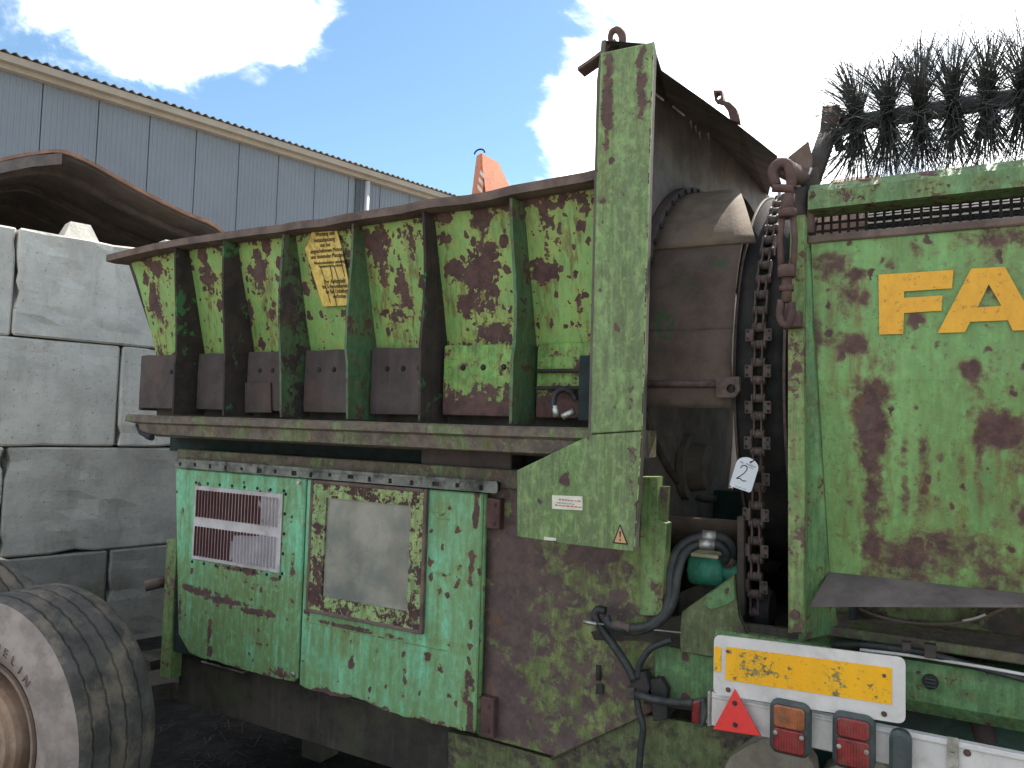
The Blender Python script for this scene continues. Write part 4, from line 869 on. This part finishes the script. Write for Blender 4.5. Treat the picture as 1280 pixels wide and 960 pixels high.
# ---- bracket cluster above the right frame post
pplate('bracket_plate', [(985, 196), (1010, 176), (1015, 196), (1013, 235), (1004, 280), (988, 275)], 2.60, .02, 'lip', mach)
pplate('torn_bracket', [(990, 235), (1012, 213), (1013, 221), (996, 240)], 2.57, .01, 'steel', mach)
pplate('yellow_scrap', [(993, 218), (1002, 217), (997, 225)], 2.565, .006, 'yellow', mach)
pplate('pivot_plate', [(1004, 212), (1022, 208), (1024, 235), (1010, 262), (1003, 258)], 2.57, .03, 'drum_dark', mach)
tube('bracket_pipe', [at(1000, 236, y=2.55), at(1001, 282, y=2.55)], .022, 'drum_dark', mach, 8)
tube('bracket_pipe', [at(1011, 250, y=2.56), at(1012, 292, y=2.56)], .016, 'lip', mach, 8)
tube('torn_wire', [at(996, 236, y=2.54), at(1012, 216, y=2.54), at(1014, 210, y=2.54)], .004, 'white', mach, 6)
# ---- right frame post
fp = pplate('frame_post', [(988, 270), (1006, 268), (1004, 400), (1006, 600), (1004, 792), (985, 792), (985, 560), (985, 400)], 2.42, .05, 'frame_post', mach, .004)
p = at(994, 768, y=2.42); bm = bmesh.new(); bm_tube(bm, [(p.x, 2.405, p.z), (p.x, 2.43, p.z)], .014, 10); from_bm('pivot_pin', bm, 'turn', fp)
# ---- rear side panel: upper part upright, lower part leaning in
YF = 2.48; x0 = at(1013, 400, y=YF).x; xe = 1.9
ztp = at(1150, 288, y=YF).z; zse = at(1150, 474, y=YF).z; zbt = at(1030, 715, y=YF + .10).z
FK = (zbt - at(1280, 742, y=YF + .10).z) / (at(1280, 742, y=YF + .10).x - x0)
vs = []; NX = 16; cols_ = [(YF, ztp), (YF - .004, zse + .4 * (ztp - zse)), (YF, zse), (YF + .05, (zse + zbt) / 2), (YF + .10, zbt)]
for i in range(NX + 1):
    x = x0 + (xe - x0) * i / NX
    for k, (y, z) in enumerate(cols_): vs.append((x + (.012 * k if i == 0 else 0), y + .006 * noise.noise(Vector((x * 2, z * 2, 3))), z - (x - x0) * (FK if k == 4 else 0)))
n = len(cols_)
fap = mk('rear_panel', vs, [(i * n + k, i * n + k + 1, (i + 1) * n + k + 1, (i + 1) * n + k) for i in range(NX) for k in range(n - 1)], 'fa', mach)
gpts = [(1005, 290), (1013, 290), (1016, 470), (1030, 715), (1016, 792), (1005, 792)]
vs = []
for k, (y, z) in enumerate(cols_ + [(YF + .16, at(1016, 792, y=YF + .1).z)]):
    q = at(1005, 400, y=2.465).x; vs += [(q - .006, 2.455, z), (x0 + .012 * k + .004, y + .012, z)]
mk('gusset', vs, [(2 * i, 2 * i + 1, 2 * i + 3, 2 * i + 2) for i in range(5)], 'green_side', mach)
# rolled top edge of the panel, lower flange
box('panel_top_edge', (x0 - .01, xe), (YF - .012, YF + .03), (ztp - .012, ztp + .012), 'lip', fap)
lz = zbt
q0_ = at(1020, 756, y=YF - .02); q1_ = q0_.z + (at(1280, 757, y=YF - .03).z - q0_.z) * (xe - q0_.x) / (at(1280, 757, y=YF - .03).x - q0_.x)
vs = []; nf = 18
for i in range(nf + 1):
    t = i / nf; x = x0 + .045 + (xe - x0 - .045) * t; xo = x0 + .01 + (xe - x0 - .01) * t
    zi = zbt + .002 - FK * (x - x0); zo = q0_.z + (q1_ - q0_.z) * t; zi = max(zi, zo + .012)
    vs += [(x, YF + .097, zi + .006 * noise.noise(Vector((x * 9, 0, 2)))), (xo, YF - .02 - .01 * t, zo), (xo, YF - .02 - .01 * t, zo - .008), (x, YF + .11, zi - .012)]
mk('lower_flange', vs, [(4 * i + k, 4 * i + (k + 1) % 4, 4 * i + 4 + (k + 1) % 4, 4 * i + 4 + k) for i in range(nf) for k in range(4)], 'flange', fap)
# lettering F A
def letter(name, px, holes):
    o = xz(px, YF - .014); hs = [xz(h, YF - .014) for h in holes]
    shape2d(name, o, hs, lambda u, v, w: (u, YF - .0095 + w, v), .002, 'letter', fap)
letter('letter_f', [(1098, 343), (1192, 337), (1190, 360), (1130, 364), (1130, 372), (1178, 369), (1177, 388), (1130, 391), (1129, 417), (1099, 418)], [])
letter('letter_a', [(1172, 416), (1214, 335.5), (1256, 333), (1300, 412), (1266, 413), (1260, 400), (1213, 402), (1206, 415)], [[(1222, 384), (1252, 382), (1236, 355)]])
# ---- top rail, screen mesh, brush
rz0 = at(1010, 262, y=2.50).z; rz1 = at(1010, 237, y=2.52).z; xa = at(1010, 250, y=2.5).x
vs = []
prof = [(2.50, rz0), (2.50, rz0 + .055), (2.545, rz1 + .02), (2.60, rz1 + .02), (2.60, rz0)]
for x in (xa, xe): vs += [(x, y, z) for y, z in prof]
mk('top_rail', vs, [(k, (k + 1) % 5, 5 + (k + 1) % 5, 5 + k) for k in range(5)] + [tuple(range(5)), (9, 8, 7, 6, 5)], 'rail', mach)
# perforated screen: drum mesh
rs = .72; bm = bmesh.new(); xs = at(1046, 270, y=3.0).x
aa = [R(8 + k * 2.35) for k in range(38)]
nb = 52; dxs = .034
for k in range(nb):
    x = xs + k * dxs; prev = None
    for a in aa:
        ring = [bm.verts.new((x + ox, CY - (rs + orr) * math.cos(a), CZ + (rs + orr) * math.sin(a))) for ox, orr in ((-.0065, 0), (.0065, 0), (.0065, -.008), (-.0065, -.008))]
        if prev:
            for q in range(4): bm.faces.new((prev[q], prev[(q + 1) % 4], ring[(q + 1) % 4], ring[q]))
        prev = ring
for a in aa:
    vsx = [[bm.verts.new((x, CY - (rs + .002 + orr) * math.cos(a + oa), CZ + (rs + .002 + orr) * math.sin(a + oa))) for oa, orr in ((-.009, 0), (.009, 0), (.009, -.006), (-.009, -.006))] for x in (xs, xs + nb * dxs)]
    for q in range(4): bm.faces.new((vsx[0][q], vsx[0][(q + 1) % 4], vsx[1][(q + 1) % 4], vsx[1][q]))
scr = from_bm('drum_screen', bm, 'black', mach)
bm = bmesh.new(); yg = 2.66; mz0, mz1 = ztp - .02, rz1 + .05
for k in range(70):
    x = xs + k * .026; bm_box(bm, (x, yg, (mz0 + mz1) / 2), (.008, .006, mz1 - mz0))
z = mz0 + .012
while z < mz1: bm_box(bm, (xs + .9, yg + .005, z), (1.84, .004, .008)); z += .026
gd = from_bm('mesh_guard', bm, 'black', mach); gd['kind'] = 'stuff'
# brush
YBR = 2.92; b0 = at(1046, 157, y=YBR); bx1 = 1.5; bz = b0.z
brush = tube('brush_shaft', [(b0.x, YBR, bz), (bx1, YBR, bz)], .030, 'bristle', mach, 12)
rr = random.Random(4)
x = b0.x + .07; k = 0
while x < bx1 - .1:
    bm = bmesh.new()
    for j in range(360):
        th = rr.uniform(0, 2 * math.pi); spread = rr.gauss(0, .56) - (.35 if k == 0 else 0); L = rr.uniform(.16, .27)
        er = Vector((0, math.cos(th), math.sin(th))); et = Vector((0, -math.sin(th), math.cos(th))); ex_ = Vector((1, 0, 0))
        tw = rr.gauss(0, .22); p = Vector((x + rr.uniform(-.018, .018), YBR, bz)) + er * .026; d = (er + ex_ * spread * .45 + et * tw).normalized(); curl = rr.gauss(0, .6); curlx = spread * .5
        prev = None; w = .0023
        for s in range(6):
            side = d.cross(ex_ if abs(d.x) < .8 else et).normalized(); up2 = side.cross(d)
            ww = w * (1 - .12 * s)
            ring = [bm.verts.new(p + side * ww), bm.verts.new(p - side * ww * .5 + up2 * ww * .87), bm.verts.new(p - side * ww * .5 - up2 * ww * .87)]
            if prev:
                for q in range(3): bm.faces.new((prev[q], prev[(q + 1) % 3], ring[(q + 1) % 3], ring[q]))
            prev = ring; p = p + d * (L / 5); d = (d + et * (curl * .25 + rr.gauss(0, .16)) + ex_ * curlx * .3 + Vector((0, 0, -.03))).normalized()
    from_bm('bristle_row', bm, 'bristle', brush); x += .098; k += 1
# brush arm
vs = []
def barm(pa, ya, pb, yb, w, mat, name):
    a, b = at(*pa, y=ya), at(*pb, y=yb); tube(name, [a, b], w, mat, mach, 4)
barm((1012, 232), 2.64, (1038, 160), 2.86, .036, 'drum_dark', 'brush_arm')
barm((1036, 172), 2.85, (1040, 138), 2.88, .040, 'lip', 'brush_bearing')
barm((1042, 150), 2.87, (1050, 188), 2.9, .02, 'drum_dark', 'brush_bearing')
# rusty drum end showing behind the brush arm
bm = bmesh.new(); bm_lathe(bm, [(0, .80), (0, .84), (.16, .84), (.16, .80)], (at(1062, 210, y=3.3).x - .06, CY, CZ), (1, 0, 0), (0, 0, 1), 48, close=True); from_bm('drum_tyre_ring', bm, 'canopy_top', mach)
# ---- lower right: trough and beams behind the light bar
pplate('trough_plate', [(1018, 740), (1290, 752), (1420, 760), (1420, 830), (1290, 815), (1018, 790)], 2.86, .02, 'olive', mach)
hoop = [at(a, b, y=2.82) for a, b in [(1072, 760), (1090, 768), (1120, 776), (1155, 780), (1195, 779), (1230, 771), (1262, 756), (1285, 740)]]
tube('hoop', hoop, .006, 'lip', mach, 6, 4)
tube('hoop_highlight', [at(1203, 776, y=2.805), at(1218, 773, y=2.805), at(1232, 768, y=2.805)], .004, 'white', mach, 6, 3)  # highlight on the hoop, drawn as a white tube
zl = at(1150, 812, y=2.62).z
box('ledge', (at(1030, 800, y=2.62).x, xe), (2.62, 2.9), (zl, zl + .03), 'shelf', mach)
bm = bmesh.new(); xq = at(1100, 840, y=2.60).x
prof = [(2.60, zl - .03), (2.585, zl - .06), (2.585, zl - .14), (2.61, zl - .18), (2.75, zl - .18), (2.75, zl - .03)]
bm_prism(bm, [(xq - .5, y, z) for y, z in prof], Vector((xe - xq + .5, 0, 0)), .004); from_bm('lower_beam', bm, 'green_side', mach)
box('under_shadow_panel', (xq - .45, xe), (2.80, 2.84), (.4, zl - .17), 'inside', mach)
tube('cable_sheath', [at(1075, 812, y=2.56), at(1110, 816, y=2.56), at(1150, 821, y=2.57), at(1180, 826, y=2.56), at(1230, 834, y=2.56), at(1285, 844, y=2.56), at(1400, 866, y=2.56)], .005, 'white', mach, 6, 4)
tube('cable', [at(1040, 806, y=2.60), at(1080, 806, y=2.57), at(1130, 812, y=2.57), at(1165, 818, y=2.56), at(1200, 828, y=2.57), at(1285, 850, y=2.57), at(1400, 880, y=2.57)], .010, 'rubber', mach, 8, 4)
pplate('cable_clamp', [(1155, 805), (1170, 807), (1170, 824), (1155, 822)], 2.545, .03, 'drum_dark', mach)
pplate('cable_clamp', [(1127, 803), (1139, 804), (1139, 816), (1127, 815)], 2.56, .03, 'drum_dark', mach)
cc = at(1163, 853, y=2.575); bm = bmesh.new(); bm_lathe(bm, [(0, 0), (0, .022), (-.012, .02), (-.014, 0)], (cc.x, 2.584, cc.z), (0, 1, 0), (1, 0, 0), 14); kn = from_bm('plug', bm, 'black', mach)
for dz in (-.010, 0, .010): tube('plug_rib', [(cc.x - .014, 2.567, cc.z + dz), (cc.x + .014, 2.567, cc.z + dz)], .003, 'lamp_house', kn, 6)
# green panel left of the light board and plates above
pplate('side_locker', [(817, 806), (985, 838), (985, 900), (817, 876)], 2.615, .03, 'green_side', mach, .006)
pplate('locker_sill', [(805, 872), (985, 900), (985, 908), (805, 880)], 2.60, .05, 'black', mach)
pplate('mount_plate', [(738, 790), (850, 770), (1010, 790), (1010, 840), (860, 822), (805, 800), (742, 800)], 2.63, .03, 'chassis', mach)
pplate('motor_bracket', [(850, 790), (852, 765), (918, 718), (922, 770), (935, 800), (992, 806), (992, 838), (850, 815)], 2.60, .03, 'olive', mach)
pplate('bracket_patch', [(877, 757), (884, 744), (917, 722), (919, 750), (905, 758), (890, 762)], 2.597, .004, 'green_side', mach)
# motor
mp = at(885, 712, y=2.78); ml = .12
bm = bmesh.new(); cols = bm_lathe(bm, [(-ml / 2, 0), (-ml / 2, .052), (-ml / 2 + .01, .058), (ml / 2 - .02, .058), (ml / 2, .05), (ml / 2, 0)], mp, (1, 0, 0), (0, 0, 1), 24); mot = from_bm('hydraulic_motor', bm, 'teal', mach, True)
bm = bmesh.new(); bm_box(bm, mp + Vector((0, 0, .055)), (.10, .10, .014), None, .004); from_bm('motor_cover', bm, 'cream', mot)
for k in range(8): a = R(k * 45); bolt(mot, (mp.x - ml / 2, mp.y + .042 * math.cos(a), mp.z + .042 * math.sin(a)), .6, 'black').rotation_euler = (0, 0, R(-90))
tube('motor_port', [mp + Vector((.05, 0, 0)), mp + Vector((.12, 0, .01))], .035, 'teal', mot, 12)
pplate('motor_seat', [(848, 742), (880, 728), (915, 735), (915, 770), (848, 775)], 2.80, .1, 'chassis', mach)
# hoses
hA = [at(a, b, y=y) for a, b, y in [(912, 700, 2.74), (914, 686, 2.72), (906, 674, 2.70), (885, 670, 2.68), (862, 676, 2.66), (846, 690, 2.63), (839, 715, 2.60), (838, 745, 2.58), (830, 768, 2.57), (808, 783, 2.56), (780, 785, 2.55), (762, 780, 2.55), (757, 770, 2.55)]]
tube('hose', hA, .0165, 'rubber', mach, 10, 5)
hB = [at(a, b, y=y) for a, b, y in [(906, 702, 2.72), (908, 692, 2.70), (898, 682, 2.68), (880, 680, 2.66), (862, 686, 2.64), (852, 700, 2.61), (846, 725, 2.585), (842, 752, 2.575), (826, 776, 2.565), (800, 788, 2.56), (778, 788, 2.555)]]
tube('hose', hB, .015, 'rubber', mach, 10, 5)
tube('hose_fitting', [at(878, 670, y=2.675), at(895, 671, y=2.685)], .021, 'steel', mach, 10); tube('hose_fitting', [at(874, 680, y=2.655), at(893, 681, y=2.67)], .020, 'steel', mach, 10)
tube('hose_fitting', [at(908, 695, y=2.73), at(912, 706, y=2.74)], .024, 'drum_dark', mach, 8)
tube('hose_fitting', [at(766, 780, y=2.55), at(788, 785, y=2.55)], .017, 'lip', mach, 8)
tube('hose', [at(a, b, y=2.57) for a, b in [(757, 764), (748, 762), (744, 770), (752, 785), (768, 808), (784, 832), (793, 850)]], .015, 'rubber', mach, 8, 5)
tube('hose', [at(a, b, y=2.57) for a, b in [(797, 848), (800, 830), (812, 812), (828, 804), (840, 800)]], .011, 'rubber', mach, 8, 5)
tube('hose', [at(a, b, y=2.58) for a, b in [(795, 868), (799, 890), (804, 910), (801, 935), (799, 965), (800, 1000)]], .012, 'rubber', mach, 8, 5)
tube('rod', [at(742, 779, y=2.54), at(852, 791, y=2.57)], .0035, 'steel', mach, 6); tube('rod_end', [at(730, 777, y=2.54), at(746, 780, y=2.54)], .008, 'steel', mach, 8)
pplate('valve_block', [(788, 842), (806, 840), (812, 860), (806, 876), (786, 874)], 2.565, .05, 'black', mach)
pplate('valve_port', [(782, 860), (793, 860), (793, 874), (782, 874)], 2.555, .05, 'drum_dark', mach)
pplate('arm_mount', [(812, 850), (826, 848), (834, 862), (833, 900), (816, 902)], 2.58, .035, 'black', mach)
tube('lamp_arm', [at(795, 868, y=2.55), at(830, 877, y=2.53), at(868, 879, y=2.48)], .014, 'rubber', mach, 8, 3)
tube('latch', [at(748, 832, y=2.63), at(748, 850, y=2.63)], .010, 'black', mach, 8); pplate('latch_plate', [(745, 856), (753, 856), (754, 868), (744, 868)], 2.625, .015, 'black', mach)
lm = pplate('side_marker_lamp', [(866, 876), (880, 874), (884, 890), (878, 910), (868, 908)], 2.44, .03, 'lamp_house', mach); pplate('red_lens', [(865, 878), (875, 876.5), (874, 906), (864, 903)], 2.432, .008, 'redlens', lm)
# ---- light bar
YL = 2.30
def lz_(a, b): return at(a, b, y=YL).z
bx0 = at(889, 880, y=YL).x; zT_ = (lz_(889, 873) + lz_(1280, 936)) / 2; 
bar = plate('light_bar', [(bx0, zT_ - .095), (1.5, zT_ - .095), (1.5, zT_), (bx0, zT_)], YL, .03, 'white', mach, .004)
box('bar_ridge', (bx0 + .002, 1.5), (YL - .006, YL + .002), (zT_ - .012, zT_ - .004), 'white', bar, .002)
box('bar_end', (bx0 - .012, bx0 - .001), (YL - .002, YL + .05), (zT_ - .1, zT_ + .003), 'steel', bar)
for x in (bx0 + .2, 1.0): box('bar_mount', (x, x + .06), (YL + .031, 2.64), (zT_ - .08, zT_ - .02), 'black', bar)
YW = YL - .022
wc = xz([(893, 793), (1132, 822), (1130, 905), (890, 866)], YW); wx0, wx1 = wc[0][0], wc[1][0]; wz0, wz1 = (wc[2][1] + wc[3][1]) / 2, (wc[0][1] + wc[1][1]) / 2
tilt = (wc[1][1] - wc[0][1]) / (wx1 - wx0)
def wm(y): return lambda u, v, w: (u, y + w, v + (u - (wx0 + wx1) / 2) * tilt)
board = shape2d('marker_board', rrect(wx0, wz0, wx1, wz1, .018), [], wm(YW), .006, 'white', mach); board['label'] = 'white board with a worn yellow reflective field'
yc = xz([(908, 805), (1115, 836), (1114, 887), (908, 855)], YW); yx0, yx1 = yc[0][0], yc[1][0]
yz1 = wz1 - .030; yz0 = wz0 + .045
shape2d('yellow_field', [(yx0, yz0), (yx1, yz0), (yx1, yz1), (yx0, yz1)], [], wm(YW - .0042), .0015, 'yellow', board)
shape2d('yellow_edge', rrect(wx0 + .002, yz1 - .075, wx0 + .022, yz1 - .003, .006), [], wm(YW - .0042), .0015, 'yellow', board)
for (u, v) in ((yx0 + .006, yz1 - .012), (yx0 + .008, wz0 + .018), (yx1 - .018, yz1 - .022), (yx1 - .018, wz0 + .018)): bolt(board, wm(YW - .004)(u, v, 0), .45, 'turn', 'rivet')
tri = xz([(918, 862), (951, 921), (891, 912)], YL - .034)
bm = bmesh.new(); bm_prism(bm, [(x, YL - .034, z) for x, z in tri], Vector((0, .010, 0)), .002); tr = from_bm('reflector_triangle', bm, 'redref', mach)
for (a, b) in ((918.5, 879), (919, 906)): p = at(a, b, y=YL - .034); bolt(tr, (p.x, YL - .0345, p.z), .45, 'black', 'rivet')
def lamp(px0, px1, py, rows, name):
    xa_, xb_ = at(px0, py, y=YL - .05).x, at(px1, py, y=YL - .05).x; zc = zT_ - .040 ; h = .062
    bm = bmesh.new(); pts = [(x, z) for x, z in rrect(xa_ - .012, zc - h - .010, xb_ + .012, zc + h + .010, .022)]
    bm_prism(bm, [(x, YL - .048, z) for x, z in pts], Vector((0, .047, 0)), .008); L = from_bm(name, bm, 'lamp_house', mach)
    for (za, zb2, mt) in rows:
        bm = bmesh.new(); bm_prism(bm, [(x, YL - .058, z) for x, z in rrect(xa_, zc - h + 2 * h * za, xb_, zc - h + 2 * h * zb2, .010)], Vector((0, .0105, 0)), .004); from_bm('lens', bm, mt, L)
    for s in (-1, 1): bolt(L, ((xa_ + xb_) / 2 + s * (xb_ - xa_) * .42, YL - .0585, zc - .012 ), .38, 'steel', 'screw')
    return L
lamp(967, 1006, 905, ((.52, 1, 'amber'), (0, .5, 'redlens')), 'tail_lamp')['label'] = 'amber and red tail lamp'
lamp(1046, 1087, 918, ((.6, 1, 'redlens'), (0, .58, 'redlens')), 'tail_lamp')['label'] = 'all red tail lamp'
p = at(1125, 925, y=YL - .05); bm = bmesh.new(); bm_prism(bm, [(x, YL - .045, z) for x, z in rrect(p.x - .026, zT_ - .105, p.x + .026, zT_ + .012, .025)], Vector((0, .044, 0)), .010); from_bm('round_lamp', bm, 'lamp_house', mach)
p = at(1191, 930, y=YL - .01)
shape2d('strap_bracket', rrect(p.x - .013, zT_ - .10, p.x + .013, zT_ + .012, .003, 2), [circ(p.x, zT_ - .022, .005, 8), circ(p.x, zT_ - .064, .004, 8), circ(p.x, zT_ - .082, .004, 8)], lambda u, v, w: (u, YL - .006 + w, v), .005, 'steel', mach)
p = at(1209, 941, y=YL); bolt(bar, (p.x, YL - .001, p.z), .55, 'turn', 'rivet')
# mud-caked wing under the bar
pplate('mud_wing', rag([(900, 975), (912, 948), (930, 934), (955, 926), (985, 928), (1004, 938), (1016, 958)], 2, 12, 4) + [(1030, 1050), (895, 1050)], 2.52, .10, 'mud', mach, .01)
pplate('mud_wing', rag([(1020, 985), (1030, 962), (1060, 950), (1100, 954), (1130, 972)], 2, 12, 6) + [(1140, 1050), (1015, 1050)], 2.60, .10, 'mud', mach, .01)
bm = bmesh.new(); bm_tube(bm, [at(1222, 890, y=2.72), at(1234, 930, y=2.70)], .03, 10); from_bm('pipe_stub', bm, 'wear', mach)
# things seen in the dark opening under the drum cover
XI = XB + .004
ring = [at(a, b, x=XI) for a, b in [(806, 512), (812, 535), (822, 560), (835, 585), (850, 605), (868, 619), (886, 624), (905, 618), (925, 604)]]
tube('inner_ring', ring, .016, 'drum_dark', mach, 8, 4)
hc = at(858, 583, x=XI); bm = bmesh.new(); bm_lathe(bm, [(0, 0), (0, .15), (.03, .15), (.03, .11), (.10, .10), (.12, .06), (.12, 0)], hc, (1, 0, 0), (0, 0, 1), 24); from_bm('bearing_hub', bm, 'hood', mach, False)
mk('bearing_plate', [at(a, b, x=XI + .004) for a, b in [(815, 545), (885, 543), (880, 575), (868, 560), (850, 558), (836, 580)]], [(0, 1, 2, 3, 4, 5)], 'hood', mach)
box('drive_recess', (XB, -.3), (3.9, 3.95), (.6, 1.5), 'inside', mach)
box('drive_floor', (XB, .2), (2.68, 4.4), (1.04, 1.07), 'chassis', mach)
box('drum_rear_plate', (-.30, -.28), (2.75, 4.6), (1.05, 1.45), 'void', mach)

# ------------------------------------------------------------------ auction tag hanging on the chain
tp = [at(940, 571, y=2.66)]
YG = 2.655
c_ = at(931, 592, y=YG); tagd = R(-16)
tg_w, tg_h = at(946, 592, y=YG).x - at(918, 592, y=YG).x, .112
def tm(y): return lambda u, v, w: (c_.x + u * math.cos(tagd) - v * math.sin(tagd) * 1.0, y + w + u * .06, c_.z + u * math.sin(tagd) + v * math.cos(tagd))
oo = [(-tg_w / 2, -tg_h / 2 + .006), (-tg_w / 2 + .006, -tg_h / 2), (tg_w / 2 - .006, -tg_h / 2), (tg_w / 2, -tg_h / 2 + .006)] + [(tg_w / 2 * math.cos(R(a)), tg_h / 2 - .03 + .03 * math.sin(R(a))) for a in range(0, 181, 18)]
ht = thing('hang_tag', 'white paper lot tag marked 2 hanging on the rusty drive chain', 'tag', (c_.x, YG, c_.z))
shape2d('card', oo, [circ(.008, tg_h / 2 - .012, .0035, 8)], tm(YG), .001, 'tag', ht)
two = [(-.018, .016), (-.012, .026), (-.002, .028), (.004, .020), (.000, .006), (-.010, -.010), (-.020, -.022), (-.010, -.019), (.002, -.023), (.012, -.020)]
tube('number', [Vector(tm(YG - .0012)(u - .001, v - .002, 0)) for u, v in two], .0016, 'ink', ht, 6, 5)
text('print_line', 'Nr. Auktion', .011, lambda u, v, w: tm(YG - .0012)(u + .002, v + .030, w), 'ink_grey', ht)
text('print_line', 'machinery auction', .0055, lambda u, v, w: tm(YG - .0012)(u + .002, v + .024, w), 'ink_grey', ht)
text('print_line', 'lot number on tag', .005, lambda u, v, w: tm(YG - .0012)(u, v - .051, w), 'ink_grey', ht)
tube('tag_string', [Vector(tm(YG - .001)(.006, tg_h / 2 - .016, 0)), Vector(tm(YG - .004)(.014, tg_h / 2 - .006, 0)), Vector(tm(YG + .03)(.03, tg_h / 2 + .02, 0))], .0016, 'ink', ht, 5, 4)

# ------------------------------------------------------------------ truck wheels
def wheel(loc, bearing, label, seed):
    ax = Vector((math.sin(bearing), math.cos(bearing), 0)); ref = Vector((0, 0, 1))      # ax points out of the visible sidewall
    w = thing('truck_wheel', label, 'wheel', (loc[0], loc[1], 0), 'truck wheels beside the machine'); o = Vector(loc)
    Rr = .535; hw = .19
    sw = [(hw - .055, .300), (hw - .02, .305), (hw - .005, .325), (hw + .012, .37), (hw + .014, .41), (hw + .008, .415), (hw + .008, .445), (hw + .002, .45), (hw - .001, .49), (hw - .010, .505), (hw - .022, .523)]
    td = [(hw - .022, .523), (hw - .045, .531)]
    gro = [hw * .62, hw * .24, -hw * .14, -hw * .52]
    for g_ in gro: td += [(g_ + .006, .5345), (g_ + .0045, .524), (g_ - .0045, .524), (g_ - .006, .5345)]
    td += [(-hw + .045, .531), (-hw + .022, .523), (-hw, .49), (-hw - .01, .40), (-hw + .03, .30)]
    def lath(name, prof, mat, seg=96, wav=0.0, sm=False):
        bm = bmesh.new(); cols = bm_lathe(bm, prof, o, ax, ref, seg)
        for ci, c in enumerate(cols):
            for vi, v in enumerate(c):
                if wav:
                    v.co += ax * wav * math.sin(ci * 1.57) * (abs(prof[vi][0]) < hw * .8)
                    v.co += (v.co - o).normalized() * .004 * noise.noise(v.co * 6 + Vector((seed, 0, 0))) 
        return from_bm(name, bm, mat, w, sm)
    ty = lath('tyre_tread', td, 'tyre', 200, .0028); lath('tyre_sidewall', sw, 'sidewall', 96, 0, True)
    lath('rim', [(hw - .055, .300), (hw - .015, .300), (hw - .012, .290), (hw - .03, .283), (hw - .05, .262), (hw - .10, .250), (-.02, .245), (-.06, .235), (-.07, .17), (-.05, .16), (-.05, .0)], 'rim_dark', 64, 0, True)
    lath('rim_flange', [(hw - .018, .3015), (hw - .006, .300), (hw - .006, .288), (hw - .02, .284)], 'rim', 64)
    lath('hub_drum', [(-.05, .232), (.08, .232), (.09, .226), (.095, .226), (.17, .222), (.19, .216), (.195, .205), (.20, .20), (.215, .195), (.215, .165), (.19, .155), (.12, .15), (.12, 0)], 'hub', 56, 0)
    hb = lath('hub_cap', [(.10, .10), (.22, .095), (.25, .07), (.255, 0)], 'black', 32)
    e1 = ref; e2 = ax.cross(ref)
    for k in range(10):
        a = R(36 * k + 10); c = o + ax * .12 + (e1 * math.cos(a) + e2 * math.sin(a)) * .125; bm = bmesh.new(); bm_tube(bm, [c, c + ax * .04], .014, 6); from_bm('wheel_nut', bm, 'steel', w)
    # raised maker's lettering round the sidewall
    for k, ch in enumerate('MICHELIN'):
        a = R(52 - 9 * k) if False else R(-58 + 0) ; th = R(8 - 7.6 * k)
        er = e1 * math.cos(th) + e2 * math.sin(th); et = (-e1 * math.sin(th) + e2 * math.cos(th)) * -1
        base = o + ax * (hw + .0150) + er * .365
        text('raised_letter', ch, .05, lambda u, v, q, base=base, er=er, et=et: tuple(base + et * u + er * v + ax * (q)), 'sidewall_letter', w, ext=.0025)
    return w
w1 = at(32, 912, dep=3.12); wheel((w1.x, w1.y, .532), R(173), 'worn truck wheel with pale sidewall and rusty hub on the dark ground by the cabinet', 1)
w2 = at(-62, 855, dep=3.75); wheel((w2.x, w2.y, .532), R(173), 'dusty truck wheel standing behind the worn one, against the block wall', 2)

# ------------------------------------------------------------------ rubble by the cabinet
def rubble(px, py, s, label, seed, mat='chassis'):
    p = at(px, py, z=0); bm = bmesh.new(); bmesh.ops.create_cube(bm, size=1); bmesh.ops.scale(bm, vec=s, verts=bm.verts); bmesh.ops.subdivide_edges(bm, edges=bm.edges, cuts=3, use_grid_fill=True)
    for v in bm.verts: v.co += noise.noise_vector(v.co * 6 + Vector((seed * 3, 0, 0))) * .03
    o = from_bm('rubble_chunk', bm, mat); o.location = (p.x, p.y, s[2] * .42); o.rotation_euler = (R(4), R(-5), R(seed * 37)); return tag(o, label, 'rubble', 'broken chunks on the ground by the block wall')
rubble(222, 866, (.42, .26, .12), 'long dark chunk of rubble lying by the cabinet corner post', 1)
rubble(205, 838, (.30, .2, .14), 'dark rubble chunk pushed against the bottom concrete block', 2)
rubble(262, 868, (.26, .2, .09), 'small flat dark rubble piece under the cabinet edge', 3)
# litter: straw and chips
bm = bmesh.new(); rr = random.Random(11)
for k in range(260):
    p = at(rr.gauss(300, 60), rr.uniform(850, 1000), z=0); l = rr.uniform(.01, .05) * (1 if rr.random() < .8 else 2); a = rr.uniform(0, 3.14); w_ = rr.uniform(.001, .004)
    d = Vector((math.cos(a), math.sin(a), 0)); n_ = Vector((-d.y, d.x, 0)) * w_; z = Vector((0, 0, rr.uniform(.004, .015)))
    f = [bm.verts.new(p + d * l + n_ + z), bm.verts.new(p + d * l - n_ + z), bm.verts.new(p - d * l - n_ + z * .3), bm.verts.new(p - d * l + n_ + z * .3)]; bm.faces.new(f)
lit = from_bm('litter', bm, 'chassis'); lit['kind'] = 'stuff'; tag(lit, 'scattered straw and chips on the dark ground under the machine', 'litter')
